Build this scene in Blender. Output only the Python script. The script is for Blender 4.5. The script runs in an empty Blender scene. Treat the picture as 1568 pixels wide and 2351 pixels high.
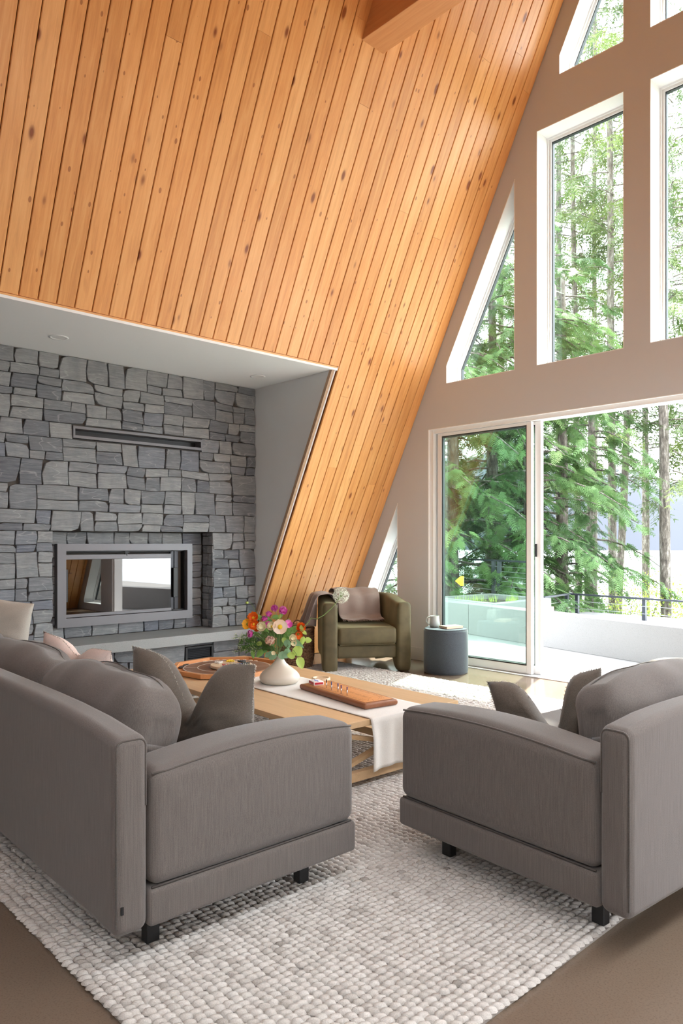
import bpy, bmesh, math, random
import numpy as np
from math import sin, cos, pi, radians as R, sqrt, exp
from mathutils import Vector, Matrix, noise
from mathutils.geometry import tessellate_polygon, delaunay_2d_cdt

S = bpy.context.scene
COL = S.collection
# ------------------------------------------------------------------ camera
cd = bpy.data.cameras.new('camera'); cam = bpy.data.objects.new('camera', cd); COL.objects.link(cam)
cd.sensor_fit = 'HORIZONTAL'; cd.sensor_width = 36.0; cd.lens = 36.0*1690/1568
cd.shift_y = (1245-1175.5)/1568
cd.clip_end = 6000
YAW = .8155
cam.location = (0, 0, 1.24); cam.rotation_euler = (pi/2, 0, YAW)
S.camera = cam
# ------------------------------------------------------------------ world, sun, exposure
w = bpy.data.worlds.new('sky'); S.world = w; w.use_nodes = True
bg = w.node_tree.nodes['Background']; bg.inputs[0].default_value = (.90, .95, 1, 1); bg.inputs[1].default_value = 5.5
sl = bpy.data.lights.new('sun', 'SUN'); sun = bpy.data.objects.new('sun', sl); COL.objects.link(sun)
sl.energy = 13; sl.angle = R(1.2); sl.color = (1, .95, .88)
sd = Vector((.22, -.60, -1.0))            # direction the sunlight travels
sun.rotation_euler = sd.to_track_quat('-Z', 'Y').to_euler()
S.view_settings.view_transform = 'Standard'; S.view_settings.look = 'None'
S.view_settings.gamma = 1; S.view_settings.use_curve_mapping = False
S.view_settings.exposure = 1.12

# ------------------------------------------------------------------ helpers
rnd = random.Random(7)
def tag(o, label=None, cat=None, group=None, kind=None):
    if label: o['label'] = label
    if cat: o['category'] = cat
    if group: o['group'] = group
    if kind: o['kind'] = kind
    return o
def mk(name, v, f, mat=None, parent=None, smooth=False):
    me = bpy.data.meshes.new(name); me.from_pydata([tuple(p) for p in v], [], f)
    if smooth: me.polygons.foreach_set('use_smooth', [True]*len(me.polygons))
    me.update()
    o = bpy.data.objects.new(name, me); COL.objects.link(o)
    if mat: me.materials.append(mat)
    if parent: o.parent = parent
    return o
def mkb(name, bm, mat=None, parent=None, smooth=False):
    bmesh.ops.recalc_face_normals(bm, faces=bm.faces)
    me = bpy.data.meshes.new(name); bm.to_mesh(me); bm.free()
    if smooth: me.polygons.foreach_set('use_smooth', [True]*len(me.polygons))
    o = bpy.data.objects.new(name, me); COL.objects.link(o)
    if mat: me.materials.append(mat)
    if parent: o.parent = parent
    return o
def thing(name, label, cat, loc=(0,0,0), rz=0, group=None):
    o = bpy.data.objects.new(name, None); COL.objects.link(o); o.empty_display_size = .1
    o.location = loc; o.rotation_euler = (0, 0, rz); return tag(o, label, cat, group)
def copy_tree(o, parent=None):
    c = o.copy(); COL.objects.link(c); c.parent = parent
    for ch in list(o.children): copy_tree(ch, c)
    return c
class MB:
    def __init__(s): s.v = []; s.f = []
    def add(s, v, f, M=None):
        b = len(s.v)
        s.v += [tuple(M @ Vector(p)) if M else tuple(p) for p in v]; s.f += [tuple(i+b for i in q) for q in f]; return s
    def box(s, x0, x1, y0, y1, z0, z1, M=None, ch=0):
        if ch:
            v, f = rboxm((x1-x0)/2, (y1-y0)/2, (z1-z0)/2, ch, 1, 0)
            T = Matrix.Translation(((x0+x1)/2, (y0+y1)/2, (z0+z1)/2))
            return s.add(v, f, (M @ T) if M else T)
        v = [(x,y,z) for x in (x0,x1) for y in (y0,y1) for z in (z0,z1)]
        return s.add(v, [(0,1,3,2),(4,6,7,5),(0,4,5,1),(2,3,7,6),(0,2,6,4),(1,5,7,3)], M)
    def beam(s, a, b, w, h, up=(0,0,1)):
        a = Vector(a); b = Vector(b); d = (b-a); L = d.length; d.normalize()
        x = d.cross(Vector(up)); x.normalize(); y = x.cross(d)
        M = Matrix((( x.x,d.x,y.x,a.x),(x.y,d.y,y.y,a.y),(x.z,d.z,y.z,a.z),(0,0,0,1)))
        return s.box(-w/2, w/2, 0, L, -h/2, h/2, M)
    def tube(s, pts, r, n=6, cap=True):
        pts = [Vector(p) for p in pts]; rs = r if isinstance(r, (list,tuple)) else [r]*len(pts)
        b = len(s.v); up = Vector((0.13,.21,1)).normalized()
        for i, p in enumerate(pts):
            d = pts[min(i+1,len(pts)-1)]-pts[max(i-1,0)]
            if d.length < 1e-9: d = Vector((0,0,1))
            d.normalize(); x = d.cross(up)
            if x.length < .05: x = d.cross(Vector((1,0,0)))
            x.normalize(); y = d.cross(x)
            for k in range(n): s.v.append(tuple(p + (x*cos(2*pi*k/n)+y*sin(2*pi*k/n))*rs[i]))
        for i in range(len(pts)-1):
            for k in range(n):
                a = b+i*n+k; c = b+i*n+(k+1)%n; s.f.append((a, c, c+n, a+n))
        if cap: s.f.append(tuple(b+k for k in range(n-1,-1,-1))); s.f.append(tuple(b+(len(pts)-1)*n+k for k in range(n)))
        return s
    def lathe(s, prof, n=32, M=None, a0=0, a1=2*pi):
        b = []; full = abs(a1-a0-2*pi) < 1e-6; m = n if full else n+1
        v = [(r*cos(a0+(a1-a0)*k/n), r*sin(a0+(a1-a0)*k/n), z) for r, z in prof for k in range(m)]
        f = [(i*m+k, i*m+(k+1)%m, (i+1)*m+(k+1)%m, (i+1)*m+k) for i in range(len(prof)-1) for k in range(n)]
        return s.add(v, f, M)
    def disc(s, r, z, n=24, M=None): return s.add([(r*cos(2*pi*k/n), r*sin(2*pi*k/n), z) for k in range(n)], [tuple(range(n))], M)
    def ball(s, c, r, n=8, m=5, sc=(1,1,1)):
        c = Vector(c); v = [(c.x, c.y, c.z-r*sc[2])]
        for i in range(1, m):
            t = pi*i/m
            v += [(c.x+r*sc[0]*sin(t)*cos(2*pi*k/n), c.y+r*sc[1]*sin(t)*sin(2*pi*k/n), c.z-r*sc[2]*cos(t)) for k in range(n)]
        v.append((c.x, c.y, c.z+r*sc[2])); L = len(v)-1
        f = [(0, 1+(k+1)%n, 1+k) for k in range(n)]
        for i in range(m-2):
            for k in range(n): f.append((1+i*n+k, 1+i*n+(k+1)%n, 1+(i+1)*n+(k+1)%n, 1+(i+1)*n+k))
        f += [(L, 1+(m-2)*n+k, 1+(m-2)*n+(k+1)%n) for k in range(n)]
        return s.add(v, f)
    def grid(s, fn, nu, nv, M=None):
        v = [fn(i/nu, j/nv) for j in range(nv+1) for i in range(nu+1)]
        f = [(j*(nu+1)+i, j*(nu+1)+i+1, (j+1)*(nu+1)+i+1, (j+1)*(nu+1)+i) for j in range(nv) for i in range(nu)]
        return s.add(v, f, M)
    def build(s, name, mat=None, parent=None, smooth=False): return mk(name, s.v, s.f, mat, parent, smooth)

def rboxm(hx, hy, hz, r, seg=4, inner=6, puff=(0,0,0), wob=0, seed=0, fn=None):
    """rounded box mesh: returns verts, faces"""
    r = min(r, hx, hy, hz)
    def samples(h):
        a = [-h + r*(1-cos(pi/2*i/seg)) for i in range(seg+1)] if r > 0 else [-h]
        mid = [(-h+r) + (2*(h-r))*i/(inner+1) for i in range(1, inner+1)]
        return a + mid + [-x for x in reversed(a)]
    ax = [samples(h) for h in (hx, hy, hz)]; H = (hx, hy, hz)
    verts = []; faces = []; idx = {}
    def vid(p):
        k = (round(p[0], 6), round(p[1], 6), round(p[2], 6))
        if k not in idx:
            idx[k] = len(verts)
            P = Vector(p); I = Vector([max(-H[i]+r, min(H[i]-r, p[i])) for i in range(3)])
            d = P - I
            if d.length > 1e-9:
                # direction from the cube point
                q = Vector([d[i]/r if r else 0 for i in range(3)])
                q = Vector([math.tan(max(-1,min(1,c))*pi/4) if abs(c) < .9999 else (1 if c > 0 else -1) for c in q])
                P = I + q.normalized()*r
            u = [P[i]/H[i] for i in range(3)]
            for i in range(3):
                if puff[i]:
                    a, b = [j for j in range(3) if j != i]
                    P[i] += puff[i]*u[i]*(1-u[a]**2)*(1-u[b]**2) if abs(u[i]) <= 1 else 0
            if wob:
                n = noise.noise_vector(P*4.0+Vector((seed*7.1, seed*3.3, seed)))
                P = P + n*wob
            if fn: P = fn(P)
            verts.append(tuple(P))
        return idx[k]
    for a in range(3):
        b, c = (a+1) % 3, (a+2) % 3
        for sgn in (-1, 1):
            for i in range(len(ax[b])-1):
                for j in range(len(ax[c])-1):
                    q = []
                    for (ii, jj) in ((i,j),(i+1,j),(i+1,j+1),(i,j+1)):
                        p = [0,0,0]; p[a] = sgn*H[a]; p[b] = ax[b][ii]; p[c] = ax[c][jj]; q.append(vid(p))
                    q = [t for n_, t in enumerate(q) if t not in q[:n_]]
                    if len(q) > 2: faces.append(tuple(q if sgn > 0 else q[::-1]))
    return verts, faces
def rbox(name, c, h, r, mat, parent, seg=4, inner=6, M=None, **k):
    v, f = rboxm(h[0], h[1], h[2], r, seg, inner, **k)
    T = Matrix.Translation(c) @ (M or Matrix())
    return mk(name, [T @ Vector(p) for p in v], f, mat, parent, True)
def prism(poly, y0, y1, axis=1, holes=()):
    """2D polygon (a,b) with holes extruded along axis; returns MB"""
    m = MB(); loops = [poly]+list(holes)
    def P(p, t):
        if axis == 1: return (p[0], t, p[1])
        if axis == 0: return (t, p[0], p[1])
        return (p[0], p[1], t)
    flat = [p for L in loops for p in L]; n = len(flat)
    if holes:
        ed = []; b = 0
        for L in loops: ed += [(b+i, b+(i+1) % len(L)) for i in range(len(L))]; b += len(L)
        def ins(L, x, y):
            c = False
            for i in range(len(L)):
                (x1, y1), (x2, y2) = L[i-1], L[i]
                if (y1 > y) != (y2 > y) and x < (x2-x1)*(y-y1)/(y2-y1)+x1: c = not c
            return c
        tri = []
        for t in delaunay_2d_cdt([Vector(p) for p in flat], ed, [], 0, 1e-7)[2]:
            x = sum(flat[i][0] for i in t)/3; y = sum(flat[i][1] for i in t)/3
            if ins(poly, x, y) and not any(ins(h, x, y) for h in holes): tri.append(t)
    else: tri = tessellate_polygon([[Vector((p[0], p[1], 0)) for p in poly]])
    m.v = [P(p, y0) for p in flat]+[P(p, y1) for p in flat]
    m.f = [tuple(t) for t in tri]+[tuple(i+n for i in reversed(t)) for t in tri]
    b = 0
    for L in loops:
        k = len(L)
        for i in range(k): m.f.append((b+i, b+(i+1) % k, b+(i+1) % k+n, b+i+n))
        b += k
    return m
def fixn(o):
    bm = bmesh.new(); bm.from_mesh(o.data); bmesh.ops.recalc_face_normals(bm, faces=bm.faces); bm.to_mesh(o.data); bm.free(); return o

# ------------------------------------------------------------------ materials
def mat(name, col=(.5,.5,.5), rough=.6, metal=0, **k):
    m = bpy.data.materials.new(name); m.use_nodes = True
    b = m.node_tree.nodes['Principled BSDF']
    b.inputs['Base Color'].default_value = (*col, 1); b.inputs['Roughness'].default_value = rough; b.inputs['Metallic'].default_value = metal
    for kk, vv in k.items(): b.inputs[kk.replace('_', ' ')].default_value = vv
    return m
class NT:
    def __init__(s, m): s.t = m.node_tree; s.b = s.t.nodes['Principled BSDF']
    def n(s, typ, **k):
        nd = s.t.nodes.new(typ)
        for a, b in k.items():
            if a.startswith('i_'):
                key = a[2:]; key = int(key) if key.isdigit() else key.replace('_', ' ')
                if isinstance(b, bpy.types.NodeSocket): s.t.links.new(b, nd.inputs[key])
                else: nd.inputs[key].default_value = b
            else: setattr(nd, a, b)
        return nd
    def l(s, a, b): s.t.links.new(a, b)
    def mapping(s, src, scale=(1,1,1), loc=None):
        nd = s.n('ShaderNodeMapping', i_Vector=src); nd.inputs['Scale'].default_value = scale
        if loc: s.l(loc, nd.inputs['Location'])
        return nd.outputs[0]
    def noise(s, vec, sc=5, det=3, rough=.5, dist=0): return s.n('ShaderNodeTexNoise', i_Vector=vec, i_Scale=sc, i_Detail=det, i_Roughness=rough, i_Distortion=dist).outputs[0]
    def ramp(s, fac, stops):
        nd = s.n('ShaderNodeValToRGB', i_Fac=fac); e = nd.color_ramp.elements
        while len(e) < len(stops): e.new(.5)
        for i, (p, c) in enumerate(stops): e[i].position = p; e[i].color = (*c, 1) if len(c) == 3 else c
        return nd.outputs[0]
    def mix(s, f, a, b, mode='MIX'):
        nd = s.n('ShaderNodeMix', data_type='RGBA', blend_type=mode)
        for key, val in ((0, f), (6, a), (7, b)):
            if isinstance(val, bpy.types.NodeSocket): s.l(val, nd.inputs[key])
            else: nd.inputs[key].default_value = val if key == 0 else ((*val, 1) if len(val) == 3 else val)
        return nd.outputs[2]
    def math(s, op, a, b=0, c=None):
        nd = s.n('ShaderNodeMath', operation=op)
        for i, v in enumerate((a, b)):
            if isinstance(v, bpy.types.NodeSocket): s.l(v, nd.inputs[i])
            else: nd.inputs[i].default_value = v
        return nd.outputs[0]
    def bump(s, h, st=.3, d=.01): s.l(s.n('ShaderNodeBump', i_Height=h, i_Strength=st, i_Distance=d).outputs[0], s.b.inputs['Normal'])
    def obj(s): return s.n('ShaderNodeTexCoord').outputs['Object']
    def rand(s): return s.n('ShaderNodeObjectInfo').outputs['Random']
    def randvec(s, k=50):
        r = s.rand(); nd = s.n('ShaderNodeCombineXYZ', i_X=s.math('MULTIPLY', r, k), i_Y=s.math('MULTIPLY', r, k*1.7), i_Z=s.math('MULTIPLY', r, k*.6)); return nd.outputs[0]

def wood(name, dark, mid, light, rough=.42, knots=True, scale=1.0, axis=1, spread=.5):
    m = mat(name, mid, rough); t = NT(m); o = t.obj(); rv = t.randvec()
    st = [14, 14, 14]; st[axis] = 1.1
    g = t.noise(t.mapping(o, tuple(x*scale for x in st), rv), 2.2, 5, .6, .6)
    st2 = [90, 90, 90]; st2[axis] = 3
    g2 = t.noise(t.mapping(o, tuple(x*scale for x in st2), rv), 2, 2)
    c = t.ramp(g, [(.28, dark), (.5, mid), (.72, light)])
    c = t.mix(.18, c, t.ramp(g2, [(.35, dark), (.65, light)]))
    tint = t.ramp(t.rand(), [(0, tuple(x*(1-spread*.45) for x in mid)), (.5, mid), (1, light)])
    c = t.mix(.45, c, tint)
    if knots:
        sk = [7.5, 7.5, 7.5]; sk[axis] = 3.2
        nv = t.mapping(o, tuple(sk), rv)
        vo = t.n('ShaderNodeTexVoronoi', i_Vector=nv, i_Scale=1.0, i_Randomness=1.0)
        d = vo.outputs['Distance']; colr = t.n('ShaderNodeSeparateColor', i_Color=vo.outputs['Color']).outputs[0]
        sz = t.math('MULTIPLY', colr, .11)
        k = t.math('SUBTRACT', d, sz)
        km = t.ramp(k, [(.0, (1,1,1)), (.02, (.75,.75,.75)), (.07, (.12,.12,.12)), (.13, (0,0,0))])
        c = t.mix(km, c, tuple(x*y for x, y in zip(dark, (.45,.30,.22))))
        sk2 = [17, 17, 17]; sk2[axis] = 9
        v2 = t.n('ShaderNodeTexVoronoi', i_Vector=t.mapping(o, tuple(sk2), rv), i_Scale=1.0)
        c2_ = t.n('ShaderNodeSeparateColor', i_Color=v2.outputs['Color']).outputs[1]
        k2 = t.math('SUBTRACT', v2.outputs['Distance'], t.math('MULTIPLY', t.math('SUBTRACT', c2_, .55), .35))
        c = t.mix(t.ramp(k2, [(0, (.7,.7,.7)), (.03, (0,0,0))]), c, tuple(x*y for x, y in zip(dark, (.5,.35,.25))))
    t.l(c, t.b.inputs['Base Color']); t.bump(g2, .12, .002)
    return m
M_CEIL = wood('ceiling_pine', (.55,.20,.05), (.78,.355,.112), (.90,.51,.21), .36)
M_BEAM = wood('beam_fir', (.50,.19,.06), (.62,.27,.10), (.70,.34,.14), .5, knots=False, axis=0)
M_OAK = wood('oak_table', (.47,.30,.155), (.58,.385,.21), (.66,.45,.26), .4, knots=False, axis=0, spread=.2)
M_WAL = wood('board_walnut', (.17,.06,.028), (.25,.095,.045), (.34,.14,.065), .35, knots=False, axis=0)
M_CHERRY = wood('board_cherry', (.50,.20,.07), (.62,.27,.10), (.70,.33,.13), .4, knots=False, axis=0)
M_MAPLE = wood('maple', (.60,.42,.25), (.70,.52,.34), (.78,.60,.42), .45, knots=False, axis=0)

def stone_mat():
    m = mat('slate_stone', (.15,.16,.18), .75); t = NT(m); o = t.obj(); rv = t.randvec(30)
    base = t.ramp(t.rand(), [(0, (.085,.095,.12)), (.25, (.18,.188,.205)), (.55, (.27,.275,.283)), (.85, (.35,.352,.35)), (1, (.14,.158,.215))])
    lay = t.noise(t.mapping(o, (4, 4, 46), rv), 1.6, 5, .65, .5)
    blot = t.noise(t.mapping(o, (1,1,1), rv), 9, 4, .6)
    c = t.mix(.42, base, t.ramp(lay, [(.3, (.085,.09,.10)), (.5, (.19,.195,.205)), (.72, (.38,.38,.385))]))
    c = t.mix(t.ramp(blot, [(.45, (0,0,0)), (.75, (.45,.45,.45))]), c, (.11,.118,.14))
    vn = t.noise(t.mapping(o, (1.1, 1.1, 4.2), rv), 2.0, 2, .4, .35)
    vd = t.math('ABSOLUTE', t.math('SUBTRACT', vn, .5))
    c = t.mix(t.ramp(vd, [(0, (.45,.45,.45)), (.003, (.25,.25,.25)), (.008, (0,0,0))]), c, (.47,.47,.46))
    t.l(c, t.b.inputs['Base Color'])
    t.bump(t.math('ADD', lay, t.math('MULTIPLY', blot, .6)), .55, .012)
    return m
M_STONE = stone_mat()
M_MORTAR = mat('mortar', (.10,.088,.078), .95)
def plaster(name, col):
    m = mat(name, col, .85); t = NT(m); t.bump(t.noise(t.obj(), 180, 2), .05, .002); return m
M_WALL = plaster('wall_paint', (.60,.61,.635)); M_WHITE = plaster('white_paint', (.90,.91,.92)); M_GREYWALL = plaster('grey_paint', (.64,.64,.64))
M_TRIMW = mat('window_white', (.88,.885,.89), .4)
M_DARKMETAL = mat('black_gasket', (.03,.035,.04), .5)
M_FRAME = mat('fireplace_steel', (.16,.155,.165), .45, .3); M_BLACK = mat('black_metal', (.008,.008,.009), .45)
M_RAILM = mat('rail_metal', (.03,.035,.045), .4, .2); M_CABLE = mat('steel_cable', (.55,.57,.6), .35, .8)
def glass(name, tint, gl=.08, fac=None):
    m = bpy.data.materials.new(name); m.use_nodes = True; nt = m.node_tree; nt.nodes.clear()
    o = nt.nodes.new('ShaderNodeOutputMaterial'); a = nt.nodes.new('ShaderNodeBsdfTransparent'); a.inputs[0].default_value = (*tint, 1)
    g = nt.nodes.new('ShaderNodeBsdfGlossy'); g.inputs['Roughness'].default_value = .0
    lw_ = nt.nodes.new('ShaderNodeLayerWeight'); lw_.inputs[0].default_value = .5; f = nt.nodes.new('ShaderNodeMath'); f.operation = 'POWER'; f.inputs[1].default_value = 4.5; nt.links.new(lw_.outputs['Facing'], f.inputs[0]); x = nt.nodes.new('ShaderNodeMixShader')
    ad = nt.nodes.new('ShaderNodeMath'); ad.operation = 'MULTIPLY_ADD'; ad.inputs[1].default_value = 1.0; ad.inputs[2].default_value = gl+.03; ad.use_clamp = True
    nt.links.new(f.outputs[0], ad.inputs[0]); nt.links.new(ad.outputs[0], x.inputs[0]); nt.links.new(a.outputs[0], x.inputs[1]); nt.links.new(g.outputs[0], x.inputs[2]); nt.links.new(x.outputs[0], o.inputs[0])
    return m
M_GLASS = glass('window_glass', (.93,.97,.95), .0); M_DGLASS = glass('door_glass', (.86,.925,.895), .03)
M_FGLASS = glass('fireplace_glass', (.25,.25,.25), .09)

def floor_mat(name, c1, c2, rough):
    m = mat(name, c1, rough); t = NT(m); o = t.obj()
    n = t.noise(o, 1.3, 4, .6); f = t.noise(o, 160, 3, .7)
    c = t.mix(n, c1, c2); c = t.mix(t.ramp(f, [(.35, (.35,.35,.35)), (.5, (0,0,0))]), c, tuple(x*.55 for x in c1))
    t.l(c, t.b.inputs['Base Color']); t.l(t.ramp(n, [(.3, (rough*.8,)*3), (.7, (rough*1.3,)*3)]), t.b.inputs['Roughness']); return m
M_FLOOR = floor_mat('polished_concrete', (.155,.108,.076), (.205,.155,.115), .20)
M_TERR = floor_mat('terrace_concrete', (.20,.20,.20), (.255,.255,.255), .8)
M_CONC = floor_mat('hearth_concrete', (.27,.27,.265), (.33,.33,.325), .4)
def fabric(name, c1, c2, sc=420, streak=True, bump=.25, rough=.95, sheen=.25):
    m = mat(name, c1, rough); t = NT(m); o = t.obj()
    f = t.noise(o, sc, 2, .7); c = t.ramp(f, [(.35, c2), (.65, c1)])
    if streak:
        s1 = t.noise(t.mapping(o, (420, 420, 9)), 1.0, 3, .6); c = t.mix(.38, c, t.ramp(s1, [(.35, tuple(x*.72 for x in c2)), (.65, tuple(min(1, x*1.18) for x in c1))]))
    t.l(c, t.b.inputs['Base Color']); t.bump(f, bump, .003)
    t.b.inputs['Sheen Weight'].default_value = sheen; t.b.inputs['Sheen Roughness'].default_value = .5
    return m
M_SOFA = fabric('taupe_tweed', (.15,.129,.117), (.10,.085,.077))
M_PIPE = fabric('seam_cord', (.10,.085,.075), (.075,.063,.055), 300, False)
M_LINEN = fabric('brown_linen', (.125,.10,.08), (.085,.068,.052), 300, True)
M_BEIGE = fabric('beige_fabric', (.46,.42,.36), (.40,.36,.31), 300, False)
M_PINK = fabric('blush_linen', (.70,.56,.50), (.63,.50,.45), 300, False)
M_FRINGE = fabric('fringe', (.50,.46,.40), (.38,.34,.30), 200, False)
M_RUNNER = fabric('linen_runner', (.72,.69,.65), (.63,.595,.55), 350, False)
M_THROW = fabric('throw_wool', (.36,.27,.235), (.29,.215,.19), 300, False)
M_OTT = fabric('charcoal_felt', (.052,.062,.075), (.028,.033,.042), 240, False)
def velvet():
    m = mat('olive_velvet', (.115,.088,.037), .7); t = NT(m); n = t.noise(t.obj(), 7, 3, .5)
    t.l(t.ramp(n, [(.35, (.075,.057,.025)), (.65, (.115,.088,.040))]), t.b.inputs['Base Color'])
    t.b.inputs['Sheen Weight'].default_value = .5; t.b.inputs['Sheen Roughness'].default_value = .35; t.b.inputs['Sheen Tint'].default_value = (.75,.68,.40,1); return m
M_VELVET = velvet()
def rugmat():
    m = mat('rug_wool', (.6,.57,.53), 1.0); t = NT(m)
    a = t.n('ShaderNodeAttribute', attribute_name='tone').outputs['Fac']; f = t.noise(t.obj(), 320, 2)
    c = t.ramp(a, [(0, (.12,.10,.085)), (.04, (.30,.265,.235)), (.3, (.48,.445,.41)), (1, (.61,.575,.54))])
    c = t.mix(.25, c, t.ramp(f, [(.35, (.42,.38,.35)), (.65, (.78,.75,.70))]))
    t.l(c, t.b.inputs['Base Color']); t.bump(f, .4, .004); return m
M_RUG = rugmat(); M_RUGB = mat('rug_backing', (.30,.27,.245), 1)
def leafmat(name, stops, tr=.35):
    m = mat(name, stops[0], .55); t = NT(m)
    a = t.n('ShaderNodeAttribute', attribute_name='tone').outputs['Fac']
    c = t.ramp(a, [(i/(len(stops)-1), s) for i, s in enumerate(stops)]); t.l(c, t.b.inputs['Base Color'])
    tl = t.n('ShaderNodeBsdfTranslucent'); t.l(c, tl.inputs[0]); mx = t.n('ShaderNodeMixShader', i_0=tr); out = t.t.nodes['Material Output']
    t.l(t.b.outputs[0], mx.inputs[1]); t.l(tl.outputs[0], mx.inputs[2]); t.l(mx.outputs[0], out.inputs[0]); return m
M_CEDAR = leafmat('cedar_foliage', [(.025,.065,.020), (.065,.14,.045), (.13,.235,.08), (.22,.33,.12)])
M_FIR = leafmat('fir_foliage', [(.030,.058,.022), (.065,.11,.038), (.12,.17,.055), (.20,.25,.085)])
M_BUSH = leafmat('shrub_foliage', [(.12,.20,.03), (.22,.32,.05), (.36,.46,.08), (.48,.55,.13)], .45)
def bark():
    m = mat('bark', (.12,.10,.085), .9); t = NT(m); n = t.noise(t.mapping(t.obj(), (9,9,2.5)), 2.2, 5, .7)
    t.l(t.ramp(n, [(.35, (.035,.028,.024)), (.52, (.11,.095,.08)), (.72, (.30,.28,.26))]), t.b.inputs['Base Color']); t.bump(n, .8, .03); return m
M_BARK = bark(); M_STEM = mat('green_stem', (.16,.25,.07), .6)

# ------------------------------------------------------------------ geometry constants
YG = 5.9; TA = 2.0175; XR = -6.386; XC = -2.735; ZR = (XC-XR)*TA
def rx(z): return XR + z/TA
STX = -6.153; SOF = 2.826; AY = 4.575
# ------------------------------------------------------------------ room shell
tag(prism([(-6.75,-3.0),(3.2,-3.0),(3.2,6.2),(-6.75,6.2)], -.12, 0, 2).build('floor', M_FLOOR), kind='structure')
def mir(L): return [(2*XC-x, z) for x, z in reversed(L)]
H_lw = [(-6.10,.12),(-5.38,.12),(-5.38,1.664),(-6.10,.19)]
H_w1 = [(-4.717,2.85),(-3.902,2.85),(-3.902,4.638),(-4.717,3.032)]
H_w2 = [(-3.671,2.85),(-2.844,2.85),(-2.844,4.99),(-3.671,4.99)]
H_w3 = [(-3.444,5.40),(-2.844,5.40),(-2.844,6.77),(-3.444,5.571)]
H_d = [(-4.952,0.004),(2*XC+4.952,0.004),(2*XC+4.952,2.41),(-4.952,2.41)]
holes = [H_lw, H_w1, H_w2, H_w3] ; holes += [mir(h) for h in holes]
outer = [(XR-.15,-.1),(2*XC-XR+.15,-.1),(XC,ZR+.2)]
wf = fixn(prism(outer, YG, YG+.17, 1, holes+[H_d]).build('wall_back', M_WALL)); tag(wf, kind='structure')
# white painted reveals lining each opening
def reveal(h, nm, i0=0):
    m = MB(); n = len(h); c = Vector((sum(p[0] for p in h)/n, sum(p[1] for p in h)/n))
    for i in range(n):
        a = Vector(h[i]); b = Vector(h[(i+1) % n]); d = (b-a).normalized(); nn = Vector((-d.y, d.x))
        if nn.dot(c-a) < 0: nn = -nn
        e = nn*.006
        q = [a, b, b+e, a+e]
        m.add([(p.x, y, p.y) for y in (YG-.001, YG+.17) for p in q], [(0,1,5,4),(3,7,6,2),(0,4,7,3),(1,2,6,5),(0,3,2,1),(4,5,6,7)])
    return m
def inset(h, w):
    n = len(h); out = []
    area = sum(h[i][0]*h[(i+1) % n][1]-h[(i+1) % n][0]*h[i][1] for i in range(n)); sg = 1 if area > 0 else -1
    for i in range(n):
        p0, p1, p2 = Vector(h[i-1]), Vector(h[i]), Vector(h[(i+1) % n])
        d1 = (p1-p0).normalized(); d2 = (p2-p1).normalized()
        n1 = Vector((-d1.y, d1.x))*sg; n2 = Vector((-d2.y, d2.x))*sg
        b = (n1+n2); b = b/ (b.dot(n1)); out.append(tuple(p1+b*w))
    return out
wins = [(H_lw,1),(H_w1,2),(H_w2,3),(H_w3,4),(mir(H_w3),5),(mir(H_w2),6),(mir(H_w1),7),(mir(H_lw),8)]
for h, k in wins:
    rt_ = fixn(reveal(h, k).build('window_%d' % k, M_TRIMW)); tag(rt_, kind='structure')
    fixn(prism(inset(h,-.004), YG+.172, YG+.24, 1, [inset(h, .018)]).build('window_frame', M_TRIMW, rt_))
    fixn(prism(inset(h,.018), YG+.19, YG+.24, 1, [inset(h, .040)]).build('sash', M_TRIMW, rt_))
    fixn(prism(inset(h,.040), YG+.20, YG+.235, 1, [inset(h, .048)]).build('gasket', M_DARKMETAL, rt_))
    g = inset(h, .046); fixn(prism(g, YG+.214, YG+.220, 1).build('glass_pane', M_GLASS, rt_))
# ------------------------------------------------------------------ sliding door (left leaf shut, right side open)
door = fixn(reveal(H_d, 0).build('door_1', M_TRIMW)); tag(door, kind='structure')
m = MB(); x0, x1 = -4.946, 2*XC+4.946
m.box(x0, x0+.045, YG+.02, YG+.165, .008, 2.404); m.box(x1-.045, x1, YG+.02, YG+.165, .008, 2.404)
m.box(x0+.046, x1-.046, YG+.03, YG+.165, 2.365, 2.404)
m.build('door_frame', M_TRIMW, door)
MB().box(x0+.046, x1-.046, YG+.03, YG+.165, -.02, .012).build('door_track', mat('alu', (.62,.63,.63), .4, .5), door)
def leaf(xa, xb, y, stl, hnd=False):
    m = MB(); z0, z1 = .014, 2.363
    m.box(xa, xa+.05, y, y+.045, z0, z1, ch=.004); m.box(xb-stl, xb, y, y+.045, z0, z1, ch=.004)
    m.box(xa+.051, xb-stl-.001, y+.002, y+.043, z0, z0+.075, ch=.004); m.box(xa+.051, xb-stl-.001, y+.002, y+.043, z1-.03, z1, ch=.004)
    p = m.build('sliding_panel', M_TRIMW, door)
    a, b, c, d = xa+.05, xb-stl, z0+.075, z1-.03
    fixn(prism([(a,c),(b,c),(b,d),(a,d)], y+.008, y+.037, 1, [[(a+.012,c+.012),(b-.012,c+.012),(b-.012,d-.012),(a+.012,d-.012)]]).build('gasket', M_DARKMETAL, p))
    MB().box(a+.011, b-.011, y+.019, y+.025, c+.011, d-.011).build('glass_pane', M_DGLASS, p)
    if hnd: MB().box(xb-.055, xb-.028, y-.008, y-.0005, 1.09, 1.225, ch=.003).build('handle', M_BLACK, p)
leaf(-4.872, -3.760, YG+.055, .052)
leaf(-4.905, -3.690, YG+.105, .062)
MB().box(-3.750, -3.728, YG+.094, YG+.1045, 1.105, 1.225, ch=.003).build('handle', M_BLACK, door)
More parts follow.
